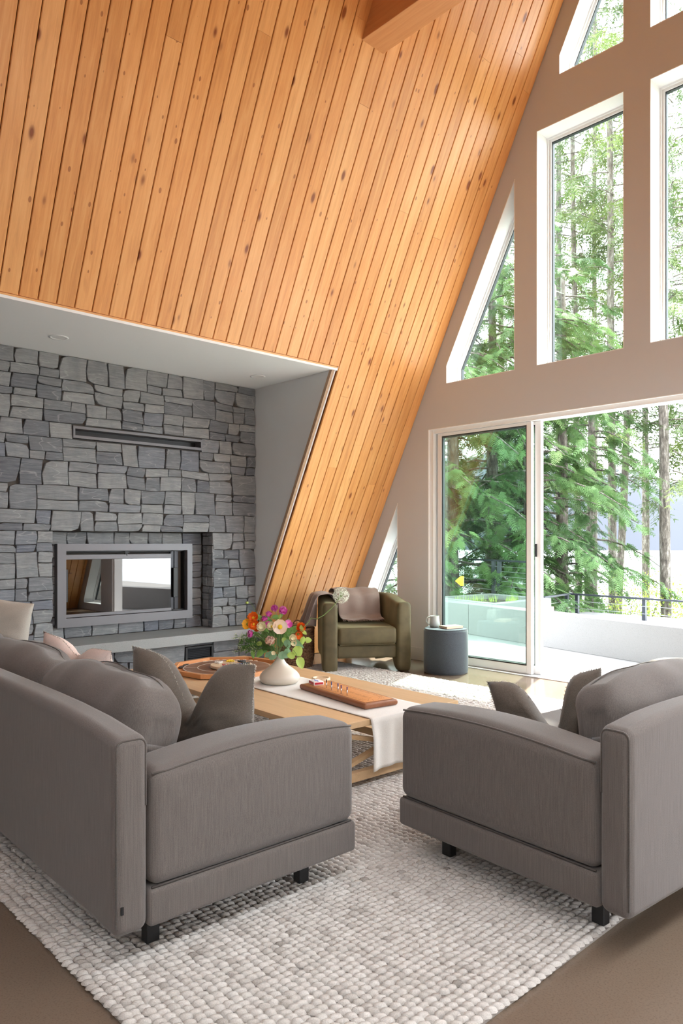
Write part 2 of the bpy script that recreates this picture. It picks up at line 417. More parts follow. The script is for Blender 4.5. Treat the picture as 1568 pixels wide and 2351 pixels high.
# baseboards on the gable wall
for i, (a, b) in enumerate(((-6.15, -4.965),)):
    tag(MB().box(a, b, YG-.014, YG-.0005, .001, .135, ch=.003).build('baseboard_back', M_WALL), kind='structure')

# ------------------------------------------------------------------ roof slopes
ZT = ZR
SL = Vector((1/TA, 0, 1)).normalized(); NRM = Vector((TA, 0, -1)).normalized()      # up the slope; normal pointing into the room
def slope_pt(y, z, off=0): return Vector((rx(z), y, z)) + NRM*off
KZ = .38; KX = rx(KZ)
ceil = MB()
def slab(y0, y1, z0, z1, o0=-.03, o1=-.16):
    c = [slope_pt(y, z, o) for o in (o0, o1) for (y, z) in ((y0,z0),(y1,z0),(y1,z1),(y0,z1))]
    ceil.add(c, [(0,1,2,3),(4,7,6,5),(0,4,5,1),(1,5,6,2),(2,6,7,3),(3,7,4,0)])
slab(-3.0, AY+.06, SOF+.03, ZT); slab(AY+.06, 6.1, -.05, ZT)
ceil = ceil.build('ceiling', mat('groove_dark', (.34,.13,.04), .8)); tag(ceil, kind='structure')
PW = .1252
def plank(y0, y1, z0, z1, mat_=M_CEIL, vertical=False):
    L = (z1-z0)/SL.z if not vertical else z1-z0
    g = .0032; ww = (y1-y0)/2 - g; hl = L/2-.0006; th = .017; ch = .004
    prof = [(-ww,0),(-ww,th-ch),(-ww+ch,th),(ww-ch,th),(ww,th-ch),(ww,0)]
    v = [(a, s*hl, b) for s in (-1,1) for a, b in prof]
    n = 6; f = [(i, i+1, i+1+n, i+n) for i in range(5)]+[tuple(range(n-1,-1,-1)), tuple(range(n, 2*n)), (0, n, 2*n-1, n-1)]
    o = mk('plank', v, f, mat_, ceil)
    d = Vector((0,0,1)) if vertical else SL; nn = Vector((1,0,0)) if vertical else NRM
    xax = d.cross(nn)
    c = (Vector((KX+.002, (y0+y1)/2, (z0+z1)/2)) if vertical else slope_pt((y0+y1)/2, (z0+z1)/2, -.017+rnd.uniform(-.0008,.0008)))
    M = Matrix(((xax.x, d.x, nn.x, c.x), (xax.y, d.y, nn.y, c.y), (xax.z, d.z, nn.z, c.z), (0,0,0,1)))
    o.matrix_world = M
    return o
y = YG; npl = 0
pr = random.Random(3)
while y > -1.2:
    y0, y1 = y-PW, y
    zb = KZ if y0 > AY+.03 else SOF+.035
    z = zb; zs = [zb]
    while True:
        z += pr.uniform(1.6, 4.6)*SL.z
        if z > 7.0: break
        if z - zs[-1] > .5: zs.append(z)
        if y0 < 1.2: break
    zs.append(ZT-.01)
    for a, b in zip(zs[:-1], zs[1:]): plank(y0, y1, a, b); npl += 1
    if y0 > AY+.03: plank(y0, y1, .004, KZ-.004, vertical=True)
    y -= PW
# edge trim of the alcove opening
m = MB(); c0 = slope_pt(0, SOF); 
e = [slope_pt(-3.0, SOF+.001, -.02), slope_pt(AY+.05, SOF+.001, -.02), slope_pt(AY+.05, SOF+.032, -.02), slope_pt(-3.0, SOF+.032, -.02)]
f_ = [p+NRM*.022 for p in e]
m.add(e+f_, [(0,1,2,3),(4,7,6,5),(0,4,5,1),(1,5,6,2),(2,6,7,3),(3,7,4,0)])
tag(m.build('trim_1', M_CEIL), kind='structure')
m = MB()
e = [slope_pt(AY-.004, .10, -.03), slope_pt(AY+.028, .10, -.03), slope_pt(AY+.028, SOF, -.03), slope_pt(AY-.004, SOF, -.03)]
f_ = [p+NRM*.034 for p in e]
m.add(e+f_, [(0,1,2,3),(4,7,6,5),(0,4,5,1),(1,5,6,2),(2,6,7,3),(3,7,4,0)])
tag(m.build('trim_2', wood('trim_wood', (.30,.17,.10), (.42,.26,.16), (.5,.32,.2), knots=False)), kind='structure')
# knee wall backing
tag(MB().box(KX-.12, KX+.0015, AY+.06, 6.1, .0, KZ).build('wall_knee', M_BEAM), kind='structure')
# right hand slope (mirror), open under the dormer height on the camera's side
m = MB()
for (ya, yb, za, zb) in ((-3, 4.6, 2.9, ZT), (4.6, 6.1, 0, ZT)):
    y = ya
    while y < yb-.01:
        y2 = min(y+PW, yb); q = []
        for o_ in (0, -.02):
            for (yy, zz) in ((y+.004,za),(y2-.004,za),(y2-.004,zb),(y+.004,zb)):
                p = slope_pt(yy, zz, o_); q.append((2*XC-p.x, p.y, p.z))
        m.add(q, [(0,1,2,3),(0,4,5,1),(1,5,6,2),(2,6,7,3),(3,7,4,0)]); y = y2
    q = []
    for o_ in (-.021, -.16):
        for (yy, zz) in ((ya,za),(yb,za),(yb,zb),(ya,zb)):
            p = slope_pt(yy, zz, o_); q.append((2*XC-p.x, p.y, p.z))
    m.add(q, [(0,1,2,3),(4,7,6,5),(0,4,5,1),(1,5,6,2),(2,6,7,3),(3,7,4,0)])
tag(m.build('wall_right', M_CEIL), kind='structure')
m = MB(); m.box(.2, 2.0, -3.0, 4.6, 2.9, 3.0).box(.55, 2.0, 4.6, 4.7, 0, 2.9)
m.box(1.9, 2.0, -3.0, 4.6, 0, .4).box(1.9, 2.0, -3.0, 4.6, 2.1, 2.9).box(1.9, 2.0, -3.0, 1.9, .4, 2.1).box(1.9, 2.0, 3.3, 4.6, .4, 2.1)  # unseen side wall, added with an opening sized for the fill light
tag(m.build('wall_side', M_WALL), kind='structure')
tag(fixn(prism([(-6.6,-.1),(2.0,-.1),(2.0,3.0),(.3,3.0),(XC,ZR+.2),(rx(3.0)-.2,3.0),(-6.6,3.0)], -3.15, -3.0, 1).build('wall_front', M_WALL)), kind='structure')
# alcove: soffit, side wall, wall behind the stone
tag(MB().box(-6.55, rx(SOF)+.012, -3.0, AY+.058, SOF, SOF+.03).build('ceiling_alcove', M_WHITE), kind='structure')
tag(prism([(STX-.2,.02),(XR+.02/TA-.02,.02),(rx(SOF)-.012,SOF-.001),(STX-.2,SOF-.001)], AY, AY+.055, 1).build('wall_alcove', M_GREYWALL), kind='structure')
sw = prism([(-6.5,.0),(XR-.0,.0),(-6.5,.3)], AY, AY+.01, 1)
# backing of stone wall, with a recess
wl = MB()
wl.box(-6.62, STX-.03, -3.0, 2.45, 0, SOF-.001); wl.box(-6.62, STX-.03, 4.078, AY-.001, 0, SOF-.001)
wl.box(-6.62, STX-.03, 2.45, 4.078, 1.36, 2.13); wl.box(-6.62, STX-.03, 2.45, 4.078, 2.24, SOF-.001); wl.box(-6.62, -6.39, 2.45, 4.078, 0, 1.36)
wl.box(-6.62, STX-.03, 2.45, 2.64, 2.13, 2.24); wl.box(-6.62, STX-.03, 3.925, 4.078, 2.13, 2.24); wl.box(-6.62, -6.50, 2.64, 3.925, 2.13, 2.24)
wall_left = tag(wl.build('wall_left', M_MORTAR), kind='structure')

# ------------------------------------------------------------------ stones
sr = random.Random(21)
def courses(rc, wmean, hmean):
    a0, a1, b0, b1 = rc; out = []; Ht = b1-b0
    nb = max(1, round(Ht/(hmean*1.95))); hs = [sr.uniform(.8,1.2) for _ in range(nb)]; k = Ht/sum(hs); z = b0
    def row(x0, x1, z0, z1, w):
        xs = [x0]
        n = max(1, round((x1-x0)/w)); ww = [sr.uniform(.6,1.5) for _ in range(n)]; q = (x1-x0)/sum(ww)
        for t in ww: xs.append(xs[-1]+t*q)
        for p, r_ in zip(xs[:-1], xs[1:]): out.append((p, r_, z0, z1))
    for h in hs:
        z1 = z+h*k; x = a0
        if z1-z < hmean*1.35: row(a0, a1, z, z1, wmean); z = z1; continue
        while x < a1-1e-6:
            x2 = x+sr.uniform(.8,2.2)*wmean
            if a1-x2 < wmean*.6: x2 = a1
            if sr.random() < .22: row(x, x2, z, z1, wmean*1.05)
            else:
                c = z+(z1-z)*sr.choice((.36,.42,.5,.58,.64)); row(x, x2, z, c, wmean*sr.uniform(.85,1.2)); row(x, x2, c, z1, wmean*sr.uniform(.85,1.2))
            x = x2
        z = z1
    return out
def stone(rc, plane, parent, axis='x', depth=.03, lim=None):
    a0, a1, b0, b1 = rc; ca, cb = (a0+a1)/2, (b0+b1)/2; ha, hb = (a1-a0)/2, (b1-b0)/2
    g = .0009; j = min(.006, ha*.12); k = min(.003, hb*.08)
    lim = lim or rc
    sl, srr = sr.uniform(-1,1)*min(.014, ha*.2), sr.uniform(-1,1)*min(.014, ha*.2)
    P = []
    def pt(u, v):
        x = u*(ha-g) ; x += (sl if u < 0 else srr)*v*(1 if abs(u) > .9 else 0); x -= (j*sr.random() if abs(u) > .9 else 0)*(1 if u > 0 else -1)*.55
        z = v*(hb-g) - (k*sr.random() if abs(v) > .9 else 0)*(1 if v > 0 else -1)
        x = max(-ha+.0012, min(ha-.0012, x))
        Y_, Z_ = ca+x, cb+z; e = min(1, min(Y_-lim[0], lim[1]-Y_)/.06)*min(1, min(Z_-lim[2], lim[3]-Z_)/.05); e = max(0, e)
        nv = noise.noise_vector(Vector((Y_*3.1, Z_*5.5, plane))); return (x+nv.x*.020*e, z+nv.y*.017*e)
    cut = sr.random() < .3
    ring = [(-1,-1),(-.35,-1),(.35,-1),(1,-1),(1,.1),(1,1),(.3,1),(-.4,1),(-1,1),(-1,-.1)]
    P = [pt(*q) for q in ring]
    if cut:
        i = sr.choice((0,3,5,8)); P[i] = (P[i][0]*(1-.16), P[i][1]*(1-.22))
    off = sr.uniform(-.004, .005); tx, tz = sr.uniform(-.03,.03), sr.uniform(-.05,.05); bv = sr.uniform(.0025,.005)
    v = []
    for (x, z) in P: v.append((x, z, -depth))
    for (x, z) in P: v.append((x, z, off-bv*1.2))
    for (x, z) in P: v.append((x*(1-bv/ha), z*(1-bv/hb), off + x*tx + z*tz + sr.uniform(-.0015,.0015)))
    v.append((sr.uniform(-.3,.3)*ha, sr.uniform(-.3,.3)*hb, off+sr.uniform(.0,.006)))
    n = len(P); f = []
    for r_ in (0, 1):
        for i in range(n): f.append((r_*n+i, r_*n+(i+1) % n, (r_+1)*n+(i+1) % n, (r_+1)*n+i))
    for i in range(n): f.append((2*n+i, 2*n+(i+1) % n, 3*n))
    if axis == 'x': vv = [(d, x, z) for x, z, d in v]; loc = (plane, ca, cb)
    else: vv = [(x, -d, z) for x, z, d in v]; loc = (ca, plane, cb); f = [q for q in f]
    o = mk('stone', vv, f, M_STONE, parent); o.location = loc
    return o
def field(rc, plane, parent, w=.21, h=.105, axis='x', depth=.03, **k):
    out = courses(rc, w, h)
    for q in out: stone(q, plane, parent, axis, depth, rc)
    return len(out)
n = 0
n += field((1.35,4.574,1.335,2.12), STX, wall_left)
n += field((1.35,2.64,2.12,2.25), STX, wall_left); n += field((3.926,4.574,2.12,2.25), STX, wall_left)
n += field((1.35,4.574,2.25,2.825), STX, wall_left)
n += field((1.35,2.472,.397,1.335), STX, wall_left, .18, .10); n += field((4.048,4.574,.397,1.335), STX, wall_left, .16, .10)
print('stones', n, 'planks', npl)
rec = tag(MB().box(-6.40, -6.392, 2.45, 4.078, .36, 1.36).build('wall_recess', M_MORTAR), kind='structure')
field((2.474,4.046,1.215,1.332), -6.345, rec, .19, .12); field((2.474,4.046,.397,.515), -6.345, rec, .2, .12)
field((3.86,4.046,.515,1.215), -6.345, rec, .2, .10, wmin=.1); field((2.474,2.60,.515,1.215), -6.345, rec, .2, .10, wmin=.1)
out = []; z = .397
while z < 1.32:
    h = min(sr.uniform(.06,.12), 1.333-z)
    if h < .03: break
    c = -6.36+.205*sr.uniform(.4,.65)
    stone((-6.345, c, z, z+h), 4.052, rec, 'y', .025); stone((c, STX-.002, z, z+h), 4.052, rec, 'y', .025); z += h
# hearth slab and stones under it
hearth = tag(MB().box(-6.36, -5.845, 1.3, AY-.003, .305, .395, ch=.003).build('hearth_slab', M_CONC), 'long polished grey concrete hearth slab below the fireplace', 'hearth')
hb = tag(MB().box(-6.36, -6.03, 1.3, AY-.004, 0, .303).build('wall_hearth', M_MORTAR), kind='structure')
field((1.35,3.64,.002,.303), -6.0, hb, .23, .11); field((3.64,3.955,.002,.125), -6.0, hb, .25, .13); field((3.64,3.955,.262,.303), -6.0, hb, .2, .13, hmin=.03); field((3.955,4.57,.002,.303), -6.0, hb, .25, .125)
v_ = thing('vent_grille', 'small black louvered vent grille in the stones under the hearth', 'vent', (-6.0, 3.797, .195))
MB().box(-.02,.012,-.152,-.132,-.063,.063).box(-.02,.012,.132,.152,-.063,.063).box(-.02,.012,-.132,.132,.048,.063).box(-.02,.012,-.132,.132,-.063,-.048).build('grille_frame', M_BLACK, v_)
MB().box(-.028,-.021,-.13,.13,-.047,.047).build('back_plate', M_BLACK, v_)
for k in range(6):
    MB().beam((-.006,-.131,-.038+k*.0155),(-.006,.131,-.038+k*.0155), .014, .004, up=(.7,0,.7)).build('slat', mat('louver', (.03,.033,.038), .5) if k == 0 else bpy.data.materials['louver'], v_)
# linear slot vent above the fireplace
v_ = thing('slot_vent', 'long narrow black slot vent with a grey metal frame set high in the stone wall', 'vent', (STX, 3.282, 2.185))
m = MB(); m.box(-.10,.012,-.642,.642,.028,.052).box(-.10,.012,-.642,.642,-.052,-.028).box(-.10,.012,-.642,-.625,-.028,.028).box(-.10,.012,.625,.642,-.028,.028); m.build('vent_frame', M_FRAME, v_)
MB().box(-.10,-.092,-.62,.62,-.027,.027).build('back_plate', M_BLACK, v_)
# ------------------------------------------------------------------ fireplace insert
fp = thing('fireplace_insert', 'wide wood-burning fireplace insert with grey steel frame and dark glass door in the stone recess', 'fireplace', (-6.30, 3.228, .499))
W2, HH = .669, .727
prism([(-W2,0),(W2,0),(W2,HH),(-W2,HH)], -.09, .02, 0, [[(-W2+.078,.078),(W2-.055,.078),(W2-.055,HH-.062),(-W2+.078,HH-.062)]]).build('frame', M_FRAME, fp)
fixn(fp.children[0])
m = MB(); a, b, c, d = -W2+.079, W2-.056, .079, HH-.063
m.box(-.50,-.49,a,b,c,d).box(-.489,-.03,a,a+.01,c,d).box(-.489,-.03,b-.01,b,c,d).box(-.489,-.03,a+.011,b-.011,c,c+.01).box(-.489,-.03,a+.011,b-.011,d-.01,d)
m.build('firebox', M_BLACK, fp)
dr = MB().box(-.028,-.008,a+.002,b-.16,d-.075,d-.032,ch=.003).box(-.028,-.010,a+.002,b-.16,c+.004,c+.03).build('door_frame', M_FRAME, fp)
MB().box(-.022,-.016,a+.004,b-.162,c+.031,d-.076).build('glass_pane', M_FGLASS, fp)
MB().tube([(-.004,a+.004,d-.017),(-.004,b-.16,d-.017)], .004).build('slide_rail', M_BLACK, fp)
MB().box(-.012,-.002,-.03,-.008,d-.034,d-.006).box(-.008,0,-.026,.012,d-.02,d-.012).beam((-.002,-.03,d-.008),(-.002,-.008,d-.032),.006,.006,(1,0,0)).beam((-.002,-.012,d-.032),(-.002,-.012,d-.048),.004,.004,(1,0,0)).build('air_lever', M_BLACK, fp)
MB().box(-.006,.012,a-.002,a+.018,c+.14,d-.16,ch=.003).build('handle', M_BLACK, fp)
MB().box(-.030,.006,b-.145,b-.10,c+.13,d-.17,ch=.003).build('handle', M_BLACK, fp)
MB().box(-.06,-.03,b-.155,b-.125,c+.002,d-.002).box(-.10,-.07,b-.09,b-.05,c+.002,d-.002).build('side_panel', mat('charcoal_metal', (.02,.02,.024), .35, .4), fp)
# downlights
dl = thing('downlight', 'recessed white downlight in the alcove soffit, at the left above the slot vent', 'ceiling light', (-5.642, 2.31, SOF), 0)
MB().lathe([(.072,-.001),(.074,-.005),(.058,-.006),(.052,-.001)], 32).build('trim_ring', M_TRIMW, dl, True)
MB().lathe([(.052,-.001),(.046,-.0015),(.0,-.0015)], 32).build('lens', mat('dim_lens', (.8,.8,.8), .5), dl, True)
d2 = copy_tree(dl); d2.location = (-5.671, 4.241, SOF); d2['label'] = 'recessed white downlight in the alcove soffit, at the right near the grey side wall'
for q in (dl, d2): q['group'] = 'downlights in the alcove soffit'
# tie beam
bm_ = thing('tie_beam', 'large square-cut orange timber beam crossing the room near the top', 'beam', (0, 4.004, 5.0))
MB().box(rx(5.0)+.0, 2*XC-rx(5.0), -.117, .117, .0, .28, ch=.004).build('timber', M_BEAM, bm_)
# outlet
ol = thing('wall_outlet', 'white rectangular power outlet low on the wooden knee wall behind the basket', 'outlet', (KX+.0195, 5.30, .095))
rbox('cover_plate', (.003,0,0), (.003,.036,.058), .002, M_TRIMW, ol, 2, 1)
for z in (-.02, .02): MB().box(.006,.0075,-.014,.014,z-.012,z+.012).box(.0076,.008,-.006,-.004,z-.004,z+.006).box(.0076,.008,.004,.006,z-.004,z+.006).build('socket', mat('socket_grey', (.5,.5,.5), .4) if z < 0 else bpy.data.materials['socket_grey'], ol)

# ------------------------------------------------------------------ rug (real woven loops)
RX0, RX1, RY0, RY1 = -5.55, -1.12, .88, 5.18
rug = thing('area_rug', 'large chunky hand-woven cream wool rug under the sofas and coffee table', 'rug', (0,0,0))
MB().box(RX0+.006, RX1-.006, RY0+.006, RY1-.006, .0005, .009).build('rug_backing', M_RUGB, rug)
def loops():
    rs = np.random.RandomState(5)
    px, py = .0262, .0285
    nx, ny = int((RX1-RX0)/px), int((RY1-RY0)/py)
    I, J = np.meshgrid(np.arange(nx), np.arange(ny), indexing='ij')
    cx = RX0+(I+.5)*px + rs.normal(0,.0012,I.shape); cy = RY0+(J+.5)*py + rs.normal(0,.0022,I.shape)
    cx += .004*np.sin(cy*9+cx*2)
    cx, cy = cx.ravel(), cy.ravel(); N = len(cx)
    k = 8; t = np.arange(k)*2*np.pi/k
    tv = [(np.cos(a), np.sin(a), 0) for a in t]+[(.72*np.cos(a), .72*np.sin(a), .74) for a in t]+[(0,0,1)]
    tv = np.array(tv); tf = []
    for i in range(k):
        j = (i+1) % k; tf += [(i,j,k+j),(i,k+j,k+i),(k+i,k+j,2*k)]
    tf = np.array(tf)
    a = rs.normal(.62, .10, N)
    L = .0205*rs.uniform(.88,1.12,N); Wd = .0118*rs.uniform(.9,1.1,N); Hh = .0135*rs.uniform(.8,1.15,N)
    lx = tv[None,:,0]*Wd[:,None]; ly = tv[None,:,1]*L[:,None]; lz = tv[None,:,2]*Hh[:,None]
    X = cx[:,None]+lx*np.cos(a)[:,None]+ly*np.sin(a)[:,None]; Y = cy[:,None]-lx*np.sin(a)[:,None]+ly*np.cos(a)[:,None]
    V = np.stack([X, Y, .0085+lz+rs.uniform(0,.002,N)[:,None]], -1).reshape(-1,3)
    F = (tf[None]+(np.arange(N)*len(tv))[:,None,None]).reshape(-1,3)
    tone = np.clip(rs.beta(3.2,2.2,N)*.9+.1*np.sin(cy*40),.05,1); tone[rs.rand(N) < .006] = .02
    return V, F, np.repeat(tone, len(tv))
def big(name, V, F, tone, mat_, parent, smooth=True):
    me = bpy.data.meshes.new(name); nV, nF = len(V), len(F); k = F.shape[1]
    me.vertices.add(nV); me.vertices.foreach_set('co', V.astype(np.float32).ravel())
    me.loops.add(nF*k); me.loops.foreach_set('vertex_index', F.astype(np.int32).ravel())
    me.polygons.add(nF); me.polygons.foreach_set('loop_start', np.arange(0, nF*k, k, dtype=np.int32))
    me.polygons.foreach_set('use_smooth', np.full(nF, smooth))
    me.update(calc_edges=True)
    at = me.attributes.new('tone', 'FLOAT', 'POINT'); at.data.foreach_set('value', tone.astype(np.float32))
    me.materials.append(mat_); o = bpy.data.objects.new(name, me); COL.objects.link(o)
    if parent: o.parent = parent
    return o
V, F, T = loops(); tag(big('wool_loops', V, F, T, M_RUG, rug), kind='stuff')

# ------------------------------------------------------------------ sofas
def piping(pts, r=.0035): return MB().tube(pts, r*1.25, 5)
def sofa(L, D, label, loc, rz, ncush, seed=0, name='sofa'):
    """local x along length, back at y=0, front at y=D; z from rug top"""
    s = thing(name, label, 'sofa', loc, rz)
    z0 = .10; AT = .20; BT = .105
    # plinth base and its seam
    rbox('base', (L/2, BT+(D-BT)/2+.001, z0+.056), (L/2, (D-BT)/2+.001, .055), .016, M_SOFA, s, 3, 8)
    # back panel: tall upholstered slab with a soft crowned top
    def bf(P):
        u = P.x/(L/2)
        if P.z > 0: P.z += .035*max(0, 1-abs(u)**6)*(P.z/.281)
        return P
    rbox('backrest', (L/2, BT/2, z0+.281), (L/2, BT/2, .281), .030, M_SOFA, s, 5, 14, fn=bf, puff=(0,.01,0))
    for xx in (.022, L-.022):
        zt = z0+.112+.45
        rr_, q_ = .030, .0222; xx = .0080 if xx < 1 else L-.0080; zt += .001
        q = [(xx, rr_-q_, z0+.03)]+[(xx, rr_-q_*cos(t), zt-rr_+q_*sin(t)) for t in [pi/2*i/6 for i in range(7)]]+[(xx, BT-rr_+q_*cos(t), zt-rr_+q_*sin(t)) for t in [pi/2*i/6 for i in range(6,-1,-1)]]+[(xx, BT-rr_+q_, z0+.36)]
        piping(q, .0028).build('piping', M_PIPE, s, True)
    for sx in (0, 1):
        x0 = 0 if sx == 0 else L-AT
        def af(P, sx=sx):
            v = P.y/(D/2-.05)
            if P.z > 0: P.z += (.028*(1-min(1,abs(v-.15))**2.0))*(P.z/.17)
            return P
        a = rbox('armrest', (x0+AT/2, BT+(D-BT)/2+.002, z0+.112+.172), (AT/2, (D-BT)/2-.003, .172), .04, M_SOFA, s, 5, 10, fn=af, puff=(.012,.0,.01))
        ox = 0 if sx == 0 else L
        sg = 1 if sx == 0 else -1
        q = []
        N = 18
        for i in range(N+1):
            yy = BT+.012+(D-BT-.03)*i/N; v = (yy-(BT+(D-BT)/2))/(D/2-.05)
            q.append((ox+sg*.0102, yy, z0+.112+.344-.0102+.028*(1-min(1,abs(v-.15))**2)*.95))
        piping(q, .0030).build('piping', M_PIPE, a, True)
        q = [(ox+sg*.010, BT+.012+(D-BT-.03)*i/12, z0+.114) for i in range(13)]
        piping(q, .0030).build('piping', mat('seam_shadow', (.07,.06,.055), 1) if 'seam_shadow' not in bpy.data.materials else bpy.data.materials['seam_shadow'], a, True)  # dark tube colour stands in for shade in the arm-to-base seam
    iw = L-2*AT-.012
    nseat = 1 if L < 2.3 else 2
    for k in range(nseat):
        cw = iw/nseat; cx = AT+.006+cw*(k+.5)
        rbox('seat_cushion', (cx, BT+(D-BT)/2+.006, z0+.112+.105), (cw/2-.003, (D-BT)/2-.008, .10), .045, M_SOFA, s, 4, 8, puff=(0,0,.018))
    for k in range(ncush):
        cw = iw/ncush; cx = AT+.006+cw*(k+.5); cw -= .03
        lean = Matrix.Rotation(R(-16), 4, 'X')
        def cf(P, k=k):
            u = P.x/(cw/2)
            if P.z > 0: P.z -= .055*abs(u)**4 + .012*noise.noise(Vector((P.x*5+k*9, 3, seed)))
            P.y += .016*noise.noise(Vector((P.x*7+seed*3, P.z*9, k*5.)))+.006*sin(P.x*30+k)*max(0,P.z/.24)
            return P
        c = rbox('back_cushion', (cx, BT+.135, z0+.112+.21+.150), (cw/2-.004, .095, .185), .065, M_SOFA, s, 5, 12, M=lean, fn=cf, puff=(.015,.05,.02), wob=.008, seed=seed*5+k)
        for sg in (-1, 1):
            q = []
            for i in range(15):
                t = -1+2*i/14
                P = Vector((sg*(cw/2-.062)*(1)+.004*sin(i), -.0+.0, 0)); 
                z_ = .185*sin(t*pi/2); y_ = -.101-.04*(1-t*t)*.5 if abs(t) < .86 else -.06
                q.append(lean @ Vector((sg*(cw/2-.045), (-.101-.02*(1-t*t)) + (abs(t) > .8)*(abs(t)-.8)*.25, z_*.985)) + Vector((cx, BT+.135, z0+.472)))
        # top seam along the crown of the cushion
        q = []
        for i in range(25):
            u = -1+2*i/24
            P = Vector((u*(cw/2-.05),     .030, .185-.0)); P.z += .02*(1-u*u)*.9 - .004; P = cf(P)
            q.append(lean @ P + Vector((cx, BT+.135, z0+.472)))
        piping(q, .0020).build('piping', M_PIPE, c, True)
    for (x, y) in ((.12,.17),(L-.12,.17),(.12,D-.16),(L-.12,D-.16)):
        m = MB(); m.box(x-.018, x+.018, y-.022, y+.022, 0, z0+.004, ch=.003); m.build('leg', M_BLACK, s)
    return s
s1 = sofa(3.0, .92, 'long taupe sofa with its low back to the camera, left foreground', (-1.928-3.0*cos(R(1.5)), .947+3.0*sin(R(1.5)), .022), -R(1.5), 3, 1)
MB().box(2.9965,3.0014,.018,.026,.17,.192).build('label_tag', M_BLACK, s1)
s2 = sofa(2.05, .985, 'shorter taupe sofa facing the fireplace, right foreground', (-.988, 2.088, .022), pi/2-R(4.5), 2, 2)

# ------------------------------------------------------------------ throw pillows
def pillow(name, label, w, h, t, matc, loc, M3, dip=0, seed=0, fringe=True, group=None):
    o = thing(name, label, 'pillow', loc, 0, group); o.matrix_world = Matrix.Translation(loc) @ M3
    n = 30
    def P(u, v, s):
        e = .075*(1-v*v)*abs(u)**3; e2 = .06*(1-u*u)*abs(v)**3
        x = u*(w/2)*(1-e); y_ = v*(h/2)*(1-e2)
        q = max(0, (1-u**4))*max(0, (1-v**4)); th = t/2*q**.55*(1-.12*(u*u+v*v))
        if dip:
            g = exp(-(u/.30)**2); y_ -= dip*g*((v+1)/2)**1.6; th *= (1-.30*g*max(0,v))
            x -= -.04*w*u*(max(0,v))*0
            th += .012*g*max(0,v)*s*0
        wv = noise.noise(Vector((u*3+seed*5, v*3+s, seed)))*.016*q + noise.noise(Vector((u*9+seed, v*6+s*3, seed*2)))*.006*q
        rad = .004*sin(18*math.atan2(v-.3, u+.001)+seed)*q
        return (x, y_, s*(th+wv+rad)) if q > 0 else (x, y_, 0)
    v = []; f = []
    for s in (1, -1):
        b = len(v)
        v += [P(-1+2*i/n, -1+2*j/n, s) for j in range(n+1) for i in range(n+1)]
        for j in range(n):
            for i in range(n):
                q = (b+j*(n+1)+i, b+j*(n+1)+i+1, b+(j+1)*(n+1)+i+1, b+(j+1)*(n+1)+i)
                f.append(q if s > 0 else q[::-1])
    bm = bmesh.new(); vs = [bm.verts.new(p) for p in v]
    for q in f: bm.faces.new([vs[i] for i in q])
    bmesh.ops.remove_doubles(bm, verts=bm.verts, dist=.0006)
    mkb('cover', bm, matc, o, True)
    if fringe:
        rr = random.Random(seed+4); m = MB(); N = 150
        edge = []
        for k in range(4*N):
            q, s = divmod(k, N); a = -1+2*(s+rr.random())/N
            u, vv = ((a,1),(1,-a),(-a,-1),(-1,a))[q]
            p = Vector(P(u, vv, 1)); d = Vector((u if abs(u) == 1 else 0, vv if abs(vv) == 1 else 0, 0))
            L = rr.uniform(.003,.010); tdir = Vector((d.y, -d.x, 0)); e = p-d*.002+d*L+tdir*rr.uniform(-.006,.006)+Vector((0,0,rr.uniform(-.005,.005)))
            wd = rr.uniform(.001,.003)
            m.add([p-d*.002-tdir*wd, p-d*.002+tdir*wd, e, p-d*.002+Vector((0,0,wd))], [(0,1,2),(1,3,2),(3,0,2)])
        # raw selvedge strip
        tag(m.build('frayed_edge', M_FRINGE, o), kind='stuff')
    return o
def basis(xdir, ydir):
    x = Vector(xdir).normalized(); z = x.cross(Vector(ydir)).normalized(); y_ = z.cross(x)
    return Matrix(((x.x,y_.x,z.x,0),(x.y,y_.y,z.y,0),(x.z,y_.z,z.z,0),(0,0,0,1)))
pillow('throw_pillow', 'dark brown linen pillow with frayed edges and chopped top, on the long sofa', .55, .50, .17, M_LINEN, (-2.345, 1.46, .585), basis((.46,.18,-.03), (.08,-.12,1)), .20, 1)
pillow('throw_pillow', 'pale blush pink linen pillow behind the back cushions of the long sofa', .46, .46, .14, M_PINK, (-3.42, 1.50, .555), basis((.8,.26,-.12), (.06,-.2,1)), .06, 2)
pillow('throw_pillow', 'plain beige pillow leaning at the far end of the long sofa', .5, .5, .18, M_BEIGE, (-4.60, 1.47, .68), basis((.5,.45,-.12), (.05,-.1,1)), 0, 3, False)
pillow('throw_pillow', 'brown linen pillow with frayed edges and deep chopped top on the right sofa', .44, .46, .17, M_LINEN, (-1.51, 2.555, .500), basis((.42,.17,.09), (.05,-.05,1)), .21, 5)

# ------------------------------------------------------------------ coffee table
TZ = .36; TL, TW = 2.15, .97; tr = R(-2.5)
TF = Vector((-2.58, 2.312, 0))
table = thing('coffee_table', 'large low oak coffee table with crossed leg braces on the cream rug', 'coffee table', (TF.x, TF.y, .022), tr)
